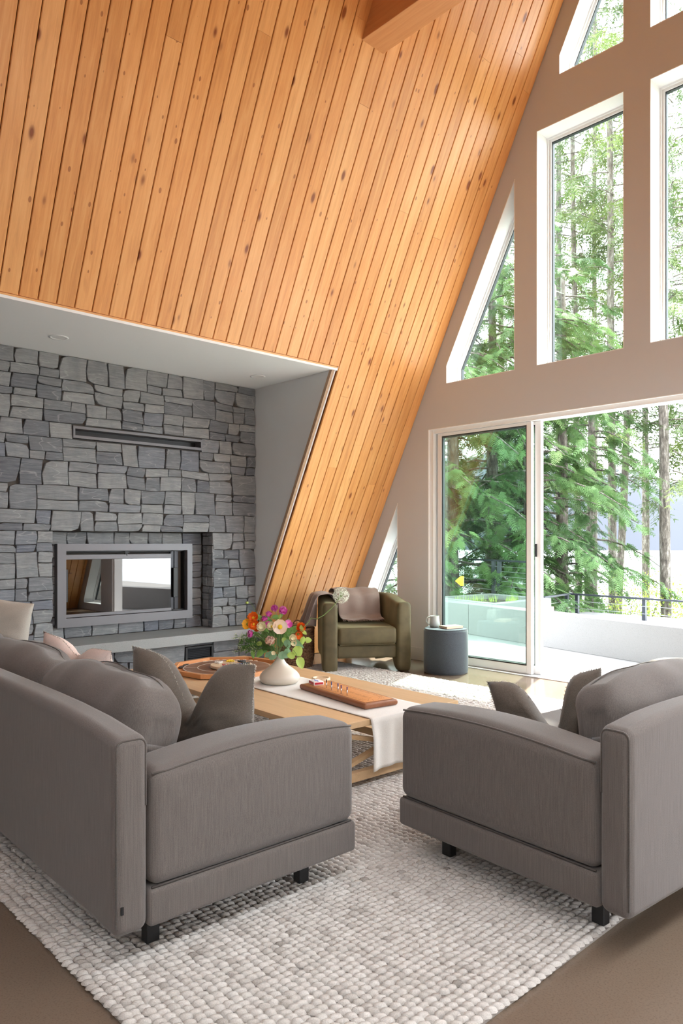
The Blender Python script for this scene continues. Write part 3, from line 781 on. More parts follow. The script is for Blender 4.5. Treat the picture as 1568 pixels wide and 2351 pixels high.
# local: x from -TL to 0, y 0..TW
zt = TZ-.022
for k in range(3):
    MB().box(-TL, 0, TW*k/3+.0004, TW*(k+1)/3-.0004, zt-.030, zt, ch=.002).build('tabletop', M_OAK, table)
m = MB(); i0 = .03
for (x, y) in ((-i0-.025,i0+.025),(-i0-.025,TW-i0-.025),(-TL+i0+.025,i0+.025),(-TL+i0+.025,TW-i0-.025)):
    MB().box(x-.025,x+.025,y-.025,y+.025,0,zt-.031,ch=.002).build('leg', M_OAK, table)
for x in (-i0-.025, -TL+i0+.025):
    MB().box(x-.02,x+.02,i0+.051,TW-i0-.051,.03,.075,ch=.002).build('stretcher', M_OAK, table)
    MB().beam((x,i0+.06,zt-.05),(x,TW-i0-.06,.085),.022,.035,(1,0,0)).build('brace', M_OAK, table)
    MB().beam((x+.0,i0+.06,.085),(x,TW-i0-.06,zt-.05),.020,.035,(1,0,0)).build('brace', M_OAK, table)
for y in (i0+.025, TW-i0-.025):
    MB().box(-TL+i0+.051,-i0-.051,y-.02,y+.02,.03,.075,ch=.002).build('stretcher', M_OAK, table)
    for a, b in ((-TL+.1,-TL/2-.03),(-TL/2+.03,-.1)):
        MB().beam((a,y,zt-.05),(b,y,.09),.03,.022,(0,1,0)).build('brace', M_OAK, table)
        MB().beam((a,y,.09),(b,y,zt-.05),.03,.020,(0,1,0)).build('brace', M_OAK, table)
    MB().box(-TL/2-.02,-TL/2+.02,y-.021,y+.021,.076,zt-.031).build('brace', M_OAK, table)
for k in range(3):
    x = -TL*(k+1)/4; MB().box(x-.02,x+.02,i0+.051,TW-i0-.051,zt-.07,zt-.032).build('crossbar', M_OAK, table)
def tp(x, y, z=0): return Matrix.Translation(table.location) @ Matrix.Rotation(tr, 4, 'Z') @ Vector((x, y, zt+z))
# runner
rn = thing('table_runner', 'long off-white linen table runner hanging over the end of the coffee table', 'runner', tuple(tp(0,0,0)), tr)
ry0, ry1 = .30, .73
def rfn(off):
    def fn(u, v):
        yy = ry0+(ry1-ry0)*v
        s = -TL-.26 + u*(TL+.52)
        if s > .0: 
            x = .006+off; z = -s+.003; x += .012*sin(yy*22+1)*min(1, s/.1) + .008*sin(yy*47)*min(1, s/.1)
            if s < .02: x = s*.3+.001+off; z = .003-s*.4
        elif s < -TL: x = -TL-.006-off; z = s+TL+.003
        else: x = s; z = .0025+off+.0012*noise.noise(Vector((s*6, yy*8, 1)))
        return (x, yy, z)
    return fn
m = MB(); m.grid(rfn(0), 150, 26); o_ = m.build('cloth', M_RUNNER, rn, True)
sm = o_.modifiers.new('t', 'SOLIDIFY'); sm.thickness = .0018; sm.offset = 1

# crokinole board ------------------------------------------------------
def P3(x, y, z): return (x, y, z)
bc = Vector((-4.235, 2.905)); bR = .365
ck = thing('crokinole_board', 'octagonal wooden crokinole board with white rings on the coffee table', 'game board', (bc.x, bc.y, TZ+.006), R(8))
octo = [(bR/cos(pi/8)*cos(pi/8+pi/4*k), bR/cos(pi/8)*sin(pi/8+pi/4*k)) for k in range(8)]
octi = [(x*.93, y*.93) for x, y in octo]
fixn(prism(octo, 0, .028, 2, [octi]).build('rim', M_CHERRY, ck))
prism(octi, 0, .006, 2).build('ditch', M_CHERRY, ck)
MB().lathe([(0,.0065),(.30,.0065),(.30,.016),(0,.016)], 64).build('playing_surface', wood('crok_brown', (.16,.075,.035), (.21,.10,.05), (.26,.125,.065), .3, knots=False, axis=0), ck)
wl_ = mat('white_line', (.75,.72,.66), .5)
for r_ in (.295, .20, .105): MB().lathe([(r_-.002,.0162),(r_-.002,.0166),(r_+.002,.0166),(r_+.002,.0162)], 64).build('ring_line', wl_, ck)
for k in range(4):
    a = pi/4+k*pi/2; MB().beam((.2*cos(a),.2*sin(a),.0164),(.295*cos(a),.295*sin(a),.0164),.0025,.0006).build('quadrant_line', wl_, ck)
def discs(n, a0, a1, matd, lab, grp, seed, r_=.318):
    rr = random.Random(seed)
    for k in range(n):
        a = a0+(a1-a0)*k/(n-1); q = r_+rr.uniform(-.006,.006)
        x = bc.x+q*cos(a); yy = bc.y+q*sin(a); o = MB()
        o.lathe([(0,0),(.0135,0),(.0155,.002),(.0155,.007),(.0135,.009),(0,.009)], 16)
        d = o.build('game_disc', matd, None, True); d.location = (x, yy, TZ+.0125); tag(d, lab, 'game disc', grp)
M_DISC = mat('pale_disc', (.74,.56,.40), .4); M_DISCB = mat('black_disc', (.015,.013,.012), .35)
discs(9, R(105), R(176), M_DISC, 'pale wooden disc in the back gutter of the crokinole board', 'pale crokinole discs', 1)
discs(6, R(205), R(228), M_DISCB, 'black disc in the left gutter of the crokinole board', 'black crokinole discs', 2)
# chinese checkers board
cb = thing('peg_game_board', 'round pale wooden peg game board lying on the crokinole board', 'game board', (bc.x+.035, bc.y+.01, TZ+.0226), R(20))
MB().lathe([(0,0),(.135,0),(.142,.004),(.142,.018),(.139,.021),(0,.021)], 48).build('board', M_MAPLE, cb)
m = MB()
for k in range(6):
    a = k*pi/3
    for j in range(3): 
        d = Vector((cos(a+pi/3), sin(a+pi/3))); p = Vector((cos(a), sin(a)))*(.035+.0*j)
for k in range(-4, 5): m.beam((-.06+abs(k)*.004,k*.0135,.0212),(.06-abs(k)*.004,k*.0135,.0212),.0016,.0006)
m.build('printed_lines', mat('print_dark', (.12,.09,.07), .6), cb)
pegc = [('yellow',(.85,.62,.03)),('black',(.015,.015,.02)),('black',(.02,.03,.03)),('blue',(.03,.09,.42)),('red',(.55,.03,.025)),('white',(.78,.78,.76))]
angs = [150, 95, 45, 0, -60, 210]
for (cn, cc), an in zip(pegc, angs):
    mm = mat('peg_'+cn, cc, .3)
    for i in range(4):
        for j in range(i+1):
            rr_ = .122-i*.0135; x = rr_; yy = (j-i/2)*.0155; a = R(an-20)
            q = Vector((x*cos(a)-yy*sin(a), x*sin(a)+yy*cos(a)))
            g = Matrix.Rotation(R(20), 2) @ q
            o = MB().ball((0,0,.0075), .0062, 8, 5, (1,1,1.2)).build('game_peg', mm, None, True); o.location = (cb.location.x+g.x, cb.location.y+g.y, TZ+.0436)
            side = {150:'back left',95:'back',45:'back right',0:'right',-60:'near right',210:'left'}[an]
            tag(o, '%s peg in the %s point of the round peg game board' % (cn, side), 'game peg', '%s pegs at the %s of the peg board' % (cn, side))
# vase -----------------------------------------------------------------
vc = Vector((-3.605, 2.865, TZ+.0052))
vs_ = thing('vase', 'cream ceramic vase with flared base and narrow neck holding the bouquet', 'vase', vc)
prof = [(0,.0),(.098,.0),(.112,.006),(.122,.020),(.126,.035),(.122,.050),(.108,.068),(.086,.086),(.062,.104),(.042,.122),(.030,.140),(.025,.155),(.0245,.168),(.0215,.168),(.021,.15),(.03,.12),(.05,.09),(.0,.06)]
MB().lathe(prof, 48).build('body', mat('cream_ceramic', (.66,.60,.51), .45), vs_, True)
# cribbage board ---------------------------------------------------------
cr = thing('cribbage_board', 'long reddish wooden cribbage board with rounded walnut edges on the runner', 'game board', tuple(Vector((-3.02, 2.88, TZ+.0052))), R(-9.0))
CL, CW = .335, .112
rbox('border', (0,0,.016), (CL,CW,.016), .014, M_WAL, cr, 4, 2)
rbox('playing_face', (0,0,.0322), (CL-.030,CW-.022,.0012), .001, M_CHERRY, cr, 1, 1)
m = MB(); dk = mat('hole_dark', (.05,.018,.01), .8)
def hole(x, y): m.disc(.0024, .0336, 6, Matrix.Translation((x, y, 0)))
for row in (-.078,-.070,-.062,-.012,-.004,.004,.062,.070,.078):
    for k in range(50):
        if k % 6 == 5: continue
        x = -CL+.055+k*.0105
        if x < CL-.10 or abs(row) > .05: hole(x, row)
for k in range(9):
    for rr_ in (.055,.067,.079):
        a = -pi/2+pi*k/8; hole(CL-.105+rr_*cos(a)*.9, rr_*sin(a)*.95)
tag(m.build('peg_holes', dk, cr), kind='stuff')
crM = Matrix.Translation(cr.location) @ Matrix.Rotation(R(-9), 4, 'Z')
pegm = {'purple': mat('peg_purple', (.10,.03,.14), .35), 'blue': mat('peg_navy', (.05,.08,.25), .35), 'dark': mat('peg_dark', (.06,.02,.03), .35)}
M_SIL = mat('peg_silver', (.55,.55,.58), .25, .8)
for (x, y, c, lab) in ((-.135,-.045,'dark','silver peg with dark red head standing first along the cribbage board'),(-.068,-.055,'dark','dark headed silver peg, left of the close pair on the cribbage board'),(-.058,-.062,'blue','blue headed silver peg, right of the close pair on the cribbage board'),
    (.0,-.056,'blue','single blue headed silver peg at the middle of the cribbage board'),(.052,-.07,'purple','purple headed silver peg fifth along the cribbage board'),(.110,-.07,'purple','purple headed silver peg nearest the free end of the cribbage board')):
    p = crM @ Vector((x, y, .0335)); o = thing('cribbage_peg', lab, 'game peg', p, 0, 'cribbage pegs')
    MB().lathe([(0,0),(.0022,0),(.0028,.03),(0,.03)], 10).build('shaft', M_SIL, o, True); MB().lathe([(0,.0301),(.0032,.0301),(.0034,.046),(.002,.048),(0,.048)], 10).build('head', pegm[c], o, True)
# card box
cbx = thing('card_box', 'small white playing card box with red side stripe lying on the cribbage board', 'box', tuple(crM @ Vector((-.262,-.035,.0337))), R(-20))
rbox('carton', (0,0,.010), (.044,.031,.010), .001, mat('card_white', (.82,.81,.82), .5), cbx, 1, 1)
MB().box(-.040,.036,-.0316,-.0311,.004,.017).build('red_stripe', mat('card_red', (.55,.03,.05), .5), cbx)
MB().box(.0441,.0446,-.026,.026,.004,.016).build('red_stripe', bpy.data.materials['card_red'], cbx)
m = MB(); m.lathe([(0,.0202),(.012,.0202),(.012,.0206),(0,.0206)], 16).box(-.034,-.016,-.004,.004,.0202,.0205).box(.016,.034,-.004,.004,.0202,.0205); m.build('blue_print', mat('card_blue', (.10,.20,.60), .5), cbx)
m = MB()
for k in range(7): m.box(-.0446,-.0441,-.022+k*.004,-.0205+k*.004,.004,.015)
m.build('barcode', mat('print_black', (.03,.03,.03), .6), cbx)
# ring coaster holder
rg = thing('wooden_ring_dish', 'small round pale wooden dish with a notched rim behind the cribbage board', 'dish', (-3.475, 3.095, TZ+.0005), R(-60))
MB().lathe([(.046,.0),(.058,.0),(.058,.026),(.052,.027),(.046,.026),(.046,.0)], 40, a0=.25, a1=2*pi-.25).build('rim', M_MAPLE, rg, True)
MB().lathe([(0,.0),(.0455,.0),(.0455,.009),(0,.009)], 32).build('bottom', M_MAPLE, rg)

# ------------------------------------------------------------------ bouquet
FWD = Vector((-sin(YAW), cos(YAW), 0)); RT = Vector((cos(YAW), sin(YAW), 0)); UP = Vector((0,0,1))
NECK = vc + Vector((0,0,.165))
def bp(u, w_, d=0): return NECK + RT*(u-540)/2210 + UP*(1000-w_)/2210 + FWD*d*.01
def petal(m, c, axis, side, L, W, cup, n=4):
    """petal growing from c towards 'side', curling towards axis by cup"""
    ax = Vector(axis).normalized(); s = Vector(side).normalized(); t = ax.cross(s)
    def fn(u, v):
        a = (u-.5)*2; ww = W*(sin(pi*min(.97, .12+.78*v))**.6)*(1-.15*v)
        ang = cup*v
        p = Vector(c) + s*(L*v*cos(ang)) + ax*(L*v*sin(ang)+.12*L*a*a*v) + t*(a*ww/2) + ax*.06*L*sin(a*5+v*3)*v
        return tuple(p)
    m.grid(fn, n, n)
def flower(name, lab, pos, axis, L, W, cup, npet, pm, cm=None, layers=1, stemto=None, grp='cut flowers in the vase', csize=.25):
    L *= 1.12; W *= 1.18; pos = Vector(pos); ax = Vector(axis).normalized(); o = thing(name, lab, 'flower', tuple(pos), 0, grp)
    x = ax.cross(Vector((.3,.2,.9))).normalized(); y_ = ax.cross(x)
    for l in range(layers):
        for k in range(npet):
            m = MB(); a = 2*pi*(k+.5*l)/npet; petal(m, ax*.003*l, ax, x*cos(a)+y_*sin(a), L*(1-.22*l), W*(1-.12*l), cup+.32*l)
            m.build('petal', pm[(k+l) % len(pm)], o, True)
    if cm: MB().ball(ax*L*.14, L*csize, 10, 6).build('flower_centre', cm, o, True)
    st = stemto or NECK+Vector((rnd.uniform(-.012,.012), rnd.uniform(-.012,.012), -.02))
    b = Vector(st)-pos; mid = b*.5 + Vector((0,0,.02)); MB().tube([ (0,0,0), tuple(-ax*.012), tuple(mid*.5-ax*.01), tuple(mid), tuple(b*.8), tuple(b)], .0018, 6).build('stem', M_STEM, o, True)
    return o
def pm(name, c): return mat(name, c, .55, Subsurface_Weight=0.0)
OR = [pm('petal_orange', (.90,.20,.015)), pm('petal_orange_deep', (.82,.13,.01))]; YE = [pm('petal_amber', (.88,.42,.02))]
MG = [pm('petal_magenta', (.62,.07,.38)), pm('petal_pink', (.78,.25,.58))]; CR = [pm('petal_cream', (.86,.78,.52))]; PE = [pm('petal_peach', (.90,.70,.52)), pm('petal_blush', (.88,.76,.66))]
RO = [pm('petal_rose', (.82,.56,.44)), pm('petal_rose_pale', (.85,.66,.55))]; YC = mat('pollen', (.80,.55,.03), .8); GC = mat('green_centre', (.25,.30,.05), .7)
CAMD = -FWD
flower('poppy', 'bright orange poppy at the upper left of the bouquet', bp(180,480,1), CAMD+UP*.5-RT*.3, .036,.044,.5,5,OR,YC,2)
flower('poppy', 'orange poppy just right of the amber one in the bouquet', bp(185,560,-1), CAMD+UP*.1, .033,.042,.5,5,OR,YC,2)
flower('poppy', 'amber yellow poppy at the far left of the bouquet', bp(105,560,0), CAMD+UP*.2-RT*.5, .033,.042,.5,5,YE,GC,1)
flower('poppy', 'small ragged orange poppy below the orange cluster', bp(235,600,0), CAMD-RT*.2, .028,.034,.6,5,OR,YC,1)
flower('poppy', 'orange poppy at the right side of the bouquet', bp(815,610,0), CAMD+RT*.5+UP*.3, .034,.042,.7,5,OR,GC,2)
flower('poppy', 'low orange poppy at the right side of the bouquet', bp(795,690,-1), CAMD+RT*.3-UP*.4, .030,.036,.8,5,OR,GC,1)
flower('poppy', 'large peach and white open poppy with yellow centre', bp(550,590,-3), CAMD+UP*.15+RT*.1, .042,.060,.28,5,PE,YC,1, csize=.32)
flower('sweet_pea', 'topmost pink and white blossom of the bouquet', bp(480,355,0), CAMD+UP*.7-RT*.3, .026,.034,.8,4,MG,None,2)
flower('sweet_pea', 'top magenta blossom leaning right in the bouquet', bp(575,380,0), CAMD+UP*.4+RT*.4, .030,.038,.7,4,MG,None,2)
flower('sweet_pea', 'magenta bud blossom at the upper left centre', bp(405,440,0), UP*.8-RT*.5+CAMD*.4, .026,.032,1.0,4,MG,None,2)
flower('sweet_pea', 'deep magenta blossom between orange and peach poppies', bp(330,510,1), CAMD*.5+UP-RT*.2, .026,.034,.9,4,MG,None,2)
flower('sweet_pea', 'magenta blossom low at the left of the bouquet', bp(165,690,-1), CAMD*.6-RT+UP*.2, .028,.036,.8,4,MG,None,2)
flower('sweet_pea', 'pink blossom just right of the large peach poppy', bp(645,560,0), CAMD+RT*.6+UP*.3, .028,.036,.6,4,MG,None,1)
flower('sweet_pea', 'pink blossom between the cream flowers', bp(385,575,1), CAMD+UP*.2, .026,.034,.7,4,MG,None,1)
flower('cream_flower', 'ruffled cream flower left of centre in the bouquet', bp(305,595,-2), CAMD+UP*.3-RT*.2, .032,.030,.55,7,CR,None,2)
flower('cream_flower', 'cream yellow flower beside the large peach poppy', bp(445,590,-2), CAMD+UP*.4-RT*.3, .031,.034,.6,6,CR,YC,2)
flower('cream_flower', 'small cream flower at the right of the bouquet', bp(720,745,-3), CAMD+UP*.2+RT*.3, .026,.026,.6,6,CR,None,2)
flower('cream_flower', 'small cream flower low in the right of the bouquet', bp(735,800,-3), CAMD-UP*.2+RT*.2, .022,.024,.7,6,CR,None,1)
flower('cream_flower', 'tiny white flower over the vase neck', bp(465,935,-5), CAMD-UP*.2, .014,.014,.5,5,CR,None,1)
flower('garden_rose', 'peach garden rose low in the centre of the bouquet', bp(420,800,-4), CAMD*.7+UP*.75, .036,.050,1.05,6,RO,None,4)
# allium on its long crooked stem
al = thing('allium', 'tall white allium globe on a crooked green stem rising from the bouquet', 'flower', tuple(bp(1385,160,-2)), 0, 'cut flowers in the vase')
m = MB(); rr = random.Random(8); m2 = MB()
for k in range(420):
    z = rr.uniform(-1,1); a = rr.uniform(0,2*pi); q = sqrt(1-z*z); d = Vector((q*cos(a), q*sin(a), z)); L = rr.uniform(.044,.052)
    x = d.cross(Vector((.1,.3,.9))).normalized(); yv = d.cross(x)
    m2.add([tuple(d*.004+x*.0003), tuple(d*.004-x*.0003), tuple(d*L)], [(0,1,2)])
    for i in range(5):
        b = 2*pi*i/5; e = (x*cos(b)+yv*sin(b)); t = (x*cos(b+1.57)+yv*sin(b+1.57))
        m.add([tuple(d*L), tuple(d*(L+.001)+e*.0032+t*.0012), tuple(d*(L+.002)+e*.0055), tuple(d*(L+.001)+e*.0032-t*.0012)], [(0,1,2,3)])
tag(m.build('florets', mat('floret_white', (.82,.86,.74), .6), al), kind='stuff'); tag(m2.build('pedicels', mat('pedicel', (.35,.50,.22), .6), al), kind='stuff')
MB().ball((0,0,0), .009, 8, 5).build('flower_centre', M_STEM, al, True)
q = [Vector(bp(*p))-Vector(bp(1385,160,-2)) for p in ((1385,160,-2),(1335,235,-2),(1250,340,-2),(1150,430,-2),(1050,485,-2),(975,470,-2),(950,510,-2),(860,610,-1),(740,750,0),(600,930,0),(545,1040,0))]
MB().tube(q, [.0026]*11, 8).build('stem', M_STEM, al, True)
bd = thing('poppy_bud', 'single nodding green poppy bud on a curved stem at the upper left of the bouquet', 'flower', tuple(bp(90,265,0)), 0, 'cut flowers in the vase')
MB().ball((0,0,0), .009, 10, 7, (1.25,1.0,1)).build('bud', mat('bud_green', (.38,.48,.10), .6), bd, True)
q = [Vector(bp(*p))-Vector(bp(90,265,0)) for p in ((90,265,0),(130,252,0),(170,310,0),(215,390,0),(262,490,1),(380,720,1),(530,1040,0))]
MB().tube(q, .0014, 6).build('stem', M_STEM, bd, True)
# leafy branches: each leaf an object
LG = [mat('leaf_green', (.19,.36,.09), .55), mat('leaf_lime', (.46,.62,.15), .55), mat('leaf_bluegreen', (.27,.46,.28), .6), mat('leaf_dark', (.10,.20,.055), .55)]
for m_ in LG:
    t = NT(m_); c = t.b.inputs['Base Color'].default_value[:]; tl = t.n('ShaderNodeBsdfTranslucent'); tl.inputs[0].default_value = c; mx = t.n('ShaderNodeMixShader', i_0=.35)
    t.l(t.b.outputs[0], mx.inputs[1]); t.l(tl.outputs[0], mx.inputs[2]); t.l(mx.outputs[0], t.t.nodes['Material Output'].inputs[0])
def leafmesh(m, p, d, nrm, L, W, serr=0):
    d = Vector(d).normalized(); n_ = Vector(nrm); t = d.cross(n_).normalized(); n_ = t.cross(d)
    def fn(u, v):
        a = (u-.5)*2; ww = W/2*(sin(pi*v**.75)**.8 if 0 < v < 1 else 0); ww *= 1+serr*sin(v*40)
        return tuple(Vector(p)+d*L*v+t*a*ww+n_*(L*.14*abs(a)*ww/(W/2+1e-6)-L*.22*v*v))
    m.grid(fn, 4, 7)
def spray(lab, leaves, mi, main, grp='leafy stems in the vase'):
    o = thing('leafy_stem', lab, 'foliage', tuple(NECK), 0, grp)
    MB().tube([tuple(Vector(bp(*p))-NECK) for p in main], .0014, 5).build('stem', M_STEM, o, True)
    for (u, w_, d, ang, L, W, *k) in leaves:
        m = MB(); dd = RT*cos(R(ang))+UP*sin(R(ang)); nn = CAMD+UP*rnd.uniform(-.4,.6)+RT*rnd.uniform(-.4,.4)
        leafmesh(m, Vector(bp(u,w_,d))-NECK, dd, nn, L*.01, W*.01, .06)
        m.build('leaf', LG[k[0] if k else mi], o, True)
spray('drooping lime green leafy branch at the right of the vase', [(760,850,-3,-65,7.5,7.0),(760,960,-4,-165,5.6,5.2),(790,1000,-4,-62,8.2,6.2),(890,775,-3,5,4.4,4.2),(850,660,-2,100,4.6,2.8),(880,720,-2,-110,6.5,3.4),(870,640,-2,-60,3.4,3)], 1, ((540,1040,0),(620,900,-2),(700,860,-3),(770,950,-4),(800,1020,-4)))
spray('blue green serrated leaves hanging over the vase neck', [(470,920,-3.5,-115,6.4,6.4),(545,930,-4,-55,5.4,5.6),(580,950,-3.5,-25,5.2,4.6),(420,950,-3,-150,4.4,3.6)], 2, ((540,1040,0),(530,950,-2),(470,910,-3)))
spray('blue green upright leaves in the right centre of the bouquet', [(640,760,-2,-80,6.4,4.8),(740,750,-3,-48,8.6,4.2),(660,880,-3,-100,5.6,4.4),(620,700,-1,50,6.0,4.4,0),(660,620,-1,-30,5,4,0)], 2, ((540,1040,0),(600,860,-1),(690,720,-2)))
spray('bright green leaves in the upper middle of the bouquet', [(430,470,0,5,6,3.2),(400,490,1,165,5.2,3.2),(330,560,1,80,5.2,3.4,1),(300,500,1,140,5.4,3.2),(540,470,1,60,4.0,2.4),(640,650,0,-60,5.4,3.6),(300,810,-1,200,4.2,3,1),(580,740,-1,-60,5.6,3.6,1),(560,420,0,-120,4,2,1)], 0, ((540,1040,0),(500,800,1),(450,600,1),(430,470,0)))
spray('dark green leaves low at the left of the bouquet', [(300,900,-1,-120,6.4,4.4,0),(180,900,0,-95,6.4,3.2,0),(240,820,0,-160,6,3.4),(340,790,1,-140,6.4,4.2),(400,700,1,-170,6.4,4),(120,860,1,-170,5.5,2.6),(280,740,2,150,6.4,3),(200,780,1,190,6,3.2),(360,860,1,-120,6,4)], 3, ((540,1040,0),(440,900,1),(300,840,0),(120,840,1)))
spray('green filler leaves in the heart of the bouquet', [(530,780,1,80,8,5.4,3),(580,800,1,50,8,5,0),(470,760,1,110,8,5,3),(500,680,2,95,8,5,0),(620,800,2,20,7,4.6,3),(380,700,2,140,7,4.6,0),(560,880,0,100,8,5,3),(470,860,0,130,8,5,0),(700,660,1,35,6,4,0),(480,900,1,160,7,4.6,3),(600,600,2,60,6,4,0),(420,600,2,110,6,4,3)], 0, ((540,1040,0),(530,860,1),(520,700,2)))
# airy filler of tiny blooms
fl = thing('filler_sprig', 'airy sprig of tiny pale buds spraying out at the left of the bouquet', 'foliage', tuple(NECK), 0, 'leafy stems in the vase')
m = MB(); m2 = MB(); rr = random.Random(12)
for k in range(46):
    e = Vector((rr.uniform(-90,300), rr.uniform(690,960), rr.uniform(-3,4))); a = Vector((rr.uniform(400,500),rr.uniform(860,950),0)); mid = (a+e)/2+Vector((0,-25,0))
    P = [bp(*a)-NECK, bp(*mid)-NECK, bp(*e)-NECK]; m.tube(P, .0006, 4, False)
    for j in range(7):
        q = P[2]+Vector((rr.gauss(0,.007), rr.gauss(0,.007), rr.gauss(0,.008))); m2.ball(q, rr.uniform(.0012,.0022), 5, 4); m.tube([P[2]*.85+P[1]*.15, q], .0004, 3, False)
for k in range(150):
    e = Vector((rr.uniform(0,360), rr.uniform(700,930), rr.uniform(-2,4))); leafmesh(m, bp(*e)-NECK, RT*rr.uniform(-1,.3)+UP*rr.uniform(-.8,.8)+FWD*rr.uniform(-.5,.5), CAMD+UP*rr.uniform(-.6,.6), rr.uniform(.012,.028), rr.uniform(.005,.009))
tag(m.build('twigs', LG[3], fl), kind='stuff'); tag(m2.build('tiny_buds', mat('tiny_bud', (.62,.66,.34), .6), fl), kind='stuff')

# ------------------------------------------------------------------ armchair
CHA = -R(33)                                                    # heading of the seat front
ch_dir = Vector((cos(CHA), sin(CHA), 0)); 
chf = Vector((-4.93, 4.985, 0))
chair = thing('armchair', 'olive green velvet barrel armchair in the corner between window wall and timber slope', 'armchair', tuple(chf - ch_dir*.0), CHA+pi/2)
# local: front at y=0 facing -y, back towards +y, x to the sitter's... image right = +x
def chair_path():
    pts = []
    hw, dep, rr_ = .360, .74, .30
    for i in range(9): pts.append((-hw-.0+.02*(i/8), .02+(dep-rr_-.02)*i/8))
    for i in range(1, 9): a = pi-(pi/2)*i/8; pts.append((-hw+.02+rr_+rr_*cos(a), dep-rr_+rr_*sin(a)))
    L = [(-x, y) for x, y in reversed(pts)]
    return pts+L[1:] if abs(pts[-1][0]+L[0][0]) < 1e-6 and False else pts+L
def chair_shell():
    pts = chair_path(); n = len(pts); m = MB(); K = 20
    cum = [0]
    for a, b in zip(pts[:-1], pts[1:]): cum.append(cum[-1]+math.dist(a, b))
    T = cum[-1]; secs = []
    for i, (x, y) in enumerate(pts):
        s = cum[i]; e = min(s, T-s)
        a = Vector(pts[max(0, i-1)]); b = Vector(pts[min(n-1, i+1)]); d = (b-a).normalized(); nn = Vector((-d.y, d.x))   # points outward-left
        zb = 0.0 if e < .10 else min(.125, .125*((e-.10)/.10)**.6)
        if e > T/2-.42: zb = .125*max(0, min(1, abs(e-(T/2-.30))/.12))
        zt = .665+.055*(1-cos(min(1, e/.55)*pi))/2
        th = .072; ring = []
        for k in range(K):
            t = 2*pi*k/K; cx_, cz = cos(t), sin(t)
            px = math.copysign(abs(cx_)**.35, cx_)*th; hz = (zt-zb)/2
            pz = math.copysign(abs(cz)**(.16), cz)*hz
            if cz > 0: px *= 1-.25*max(0, cz)**8
            ring.append((x+nn.x*px*(-1), y+nn.y*px*(-1), (zt+zb)/2+pz))
        secs.append(ring)
    # rounded fronts
    def scaled(r_, dy, sc):
        c = Vector((sum(p[0] for p in r_)/K, sum(p[1] for p in r_)/K, sum(p[2] for p in r_)/K))
        return [(c.x+(p[0]-c.x)*sc, p[1]-dy, c.z+(p[2]-c.z)*(1-(1-sc)*.18)) for p in r_]
    secs = [scaled(secs[0], .030, .55), scaled(secs[0], .026, .78), scaled(secs[0], .014, .94)]+secs+[scaled(secs[-1], .014, .94), scaled(secs[-1], .026, .78), scaled(secs[-1], .030, .55)]
    v = [p for r_ in secs for p in r_]; f = []
    for i in range(len(secs)-1):
        for k in range(K): f.append((i*K+k, i*K+(k+1) % K, (i+1)*K+(k+1) % K, (i+1)*K+k))
    f.append(tuple(range(K))); f.append(tuple((len(secs)-1)*K+k for k in range(K-1, -1, -1)))
    o = mk('shell', v, f, M_VELVET, chair, True); fixn(o); return o
chair_shell()
rbox('seat_base', (0,.31,.195), (.292,.285,.062), .02, M_VELVET, chair, 3, 4)
rbox('seat_cushion', (0,.275,.345), (.286,.285,.082), .035, M_VELVET, chair, 4, 8, puff=(0,.008,.028))
rbox('back_cushion', (0,.615,.55), (.27,.055,.145), .05, M_VELVET, chair, 4, 6, puff=(0,.02,0))
MB().tube([(-.27,-.008,.265),(.27,-.008,.265)], .003, 6).build('piping', M_VELVET, chair)
# throw blanket over the back and left arm
def chm(x, y, z): return (x, y, z)
tb = thing('throw_blanket', 'mauve brown fringed wool throw draped over the back and left arm of the armchair', 'blanket', chair.location, CHA+pi/2)
def path_y(t):   # t 0..1 : front seat edge of throw -> up the back -> over the top -> down behind
    P = [(.33,.462),(.42,.468),(.478,.50),(.482,.60),(.50,.70),(.58,.752),(.68,.760),(.76,.752),(.825,.72),(.835,.55)]
    s = t*(len(P)-1); i = min(len(P)-2, int(s)); a = s-i; 
    return (P[i][0]*(1-a)+P[i+1][0]*a, P[i][1]*(1-a)+P[i+1][1]*a)
def tf_(u, v):
    yy, zz = path_y(v); x = -.22+u*.44 + (1-v)*(.02)
    x += .05*(v-.4)*-(1-u) 
    yy += -.010*sin(u*16+v*4)*(.3+v*.5)*(1 if v < .55 else .3); zz += .006*sin(u*13+1+v*6)
    return (x, yy, zz+.004)
m = MB(); m.grid(tf_, 36, 44); o_ = m.build('cloth', M_THROW, tb, True); md = o_.modifiers.new('t','SOLIDIFY'); md.thickness = .006; md.offset = 1
def lf_(u, v):   # u along arm (front-back), v across: inside -> over the top -> down the outside
    P = [(-.27,.60),(-.285,.68),(-.32,.728),(-.36,.738),(-.44,.728),(-.50,.69),(-.535,.60),(-.55,.50),(-.56,.42)]
    s = v*(len(P)-1); i = min(len(P)-2, int(s)); a = s-i; x = P[i][0]*(1-a)+P[i+1][0]*a; z = P[i][1]*(1-a)+P[i+1][1]*a
    y = .10+u*.46 + .03*v
    k = min(1, max(0, (y-.30)/.4)); x += k*k*.05*(1 if v > .4 else 0)
    if v > .5: x = -.452-(.012+.115*(.5+.5*sin(u*13+1.2)))*(v-.5)*2
    return (x, y, z+.006*sin(u*12)*(1-v)+.012+(v > .9)*.01*sin(u*20))
m = MB(); m.grid(lf_, 40, 28); o_ = m.build('cloth', M_THROW, tb, True); md = o_.modifiers.new('t','SOLIDIFY'); md.thickness = .006; md.offset = -1
m = MB(); rr = random.Random(3)
for k in range(62):
    u = k/61; p = Vector(tf_(u, 0)); e = p+Vector((rr.uniform(-.012,.012), -rr.uniform(.035,.06), -.012)); e.z = max(e.z, .455)
    m.tube([p, (p+e)/2+Vector((0,0,.004)), e], [.0016,.0014,.0010], 4, False)
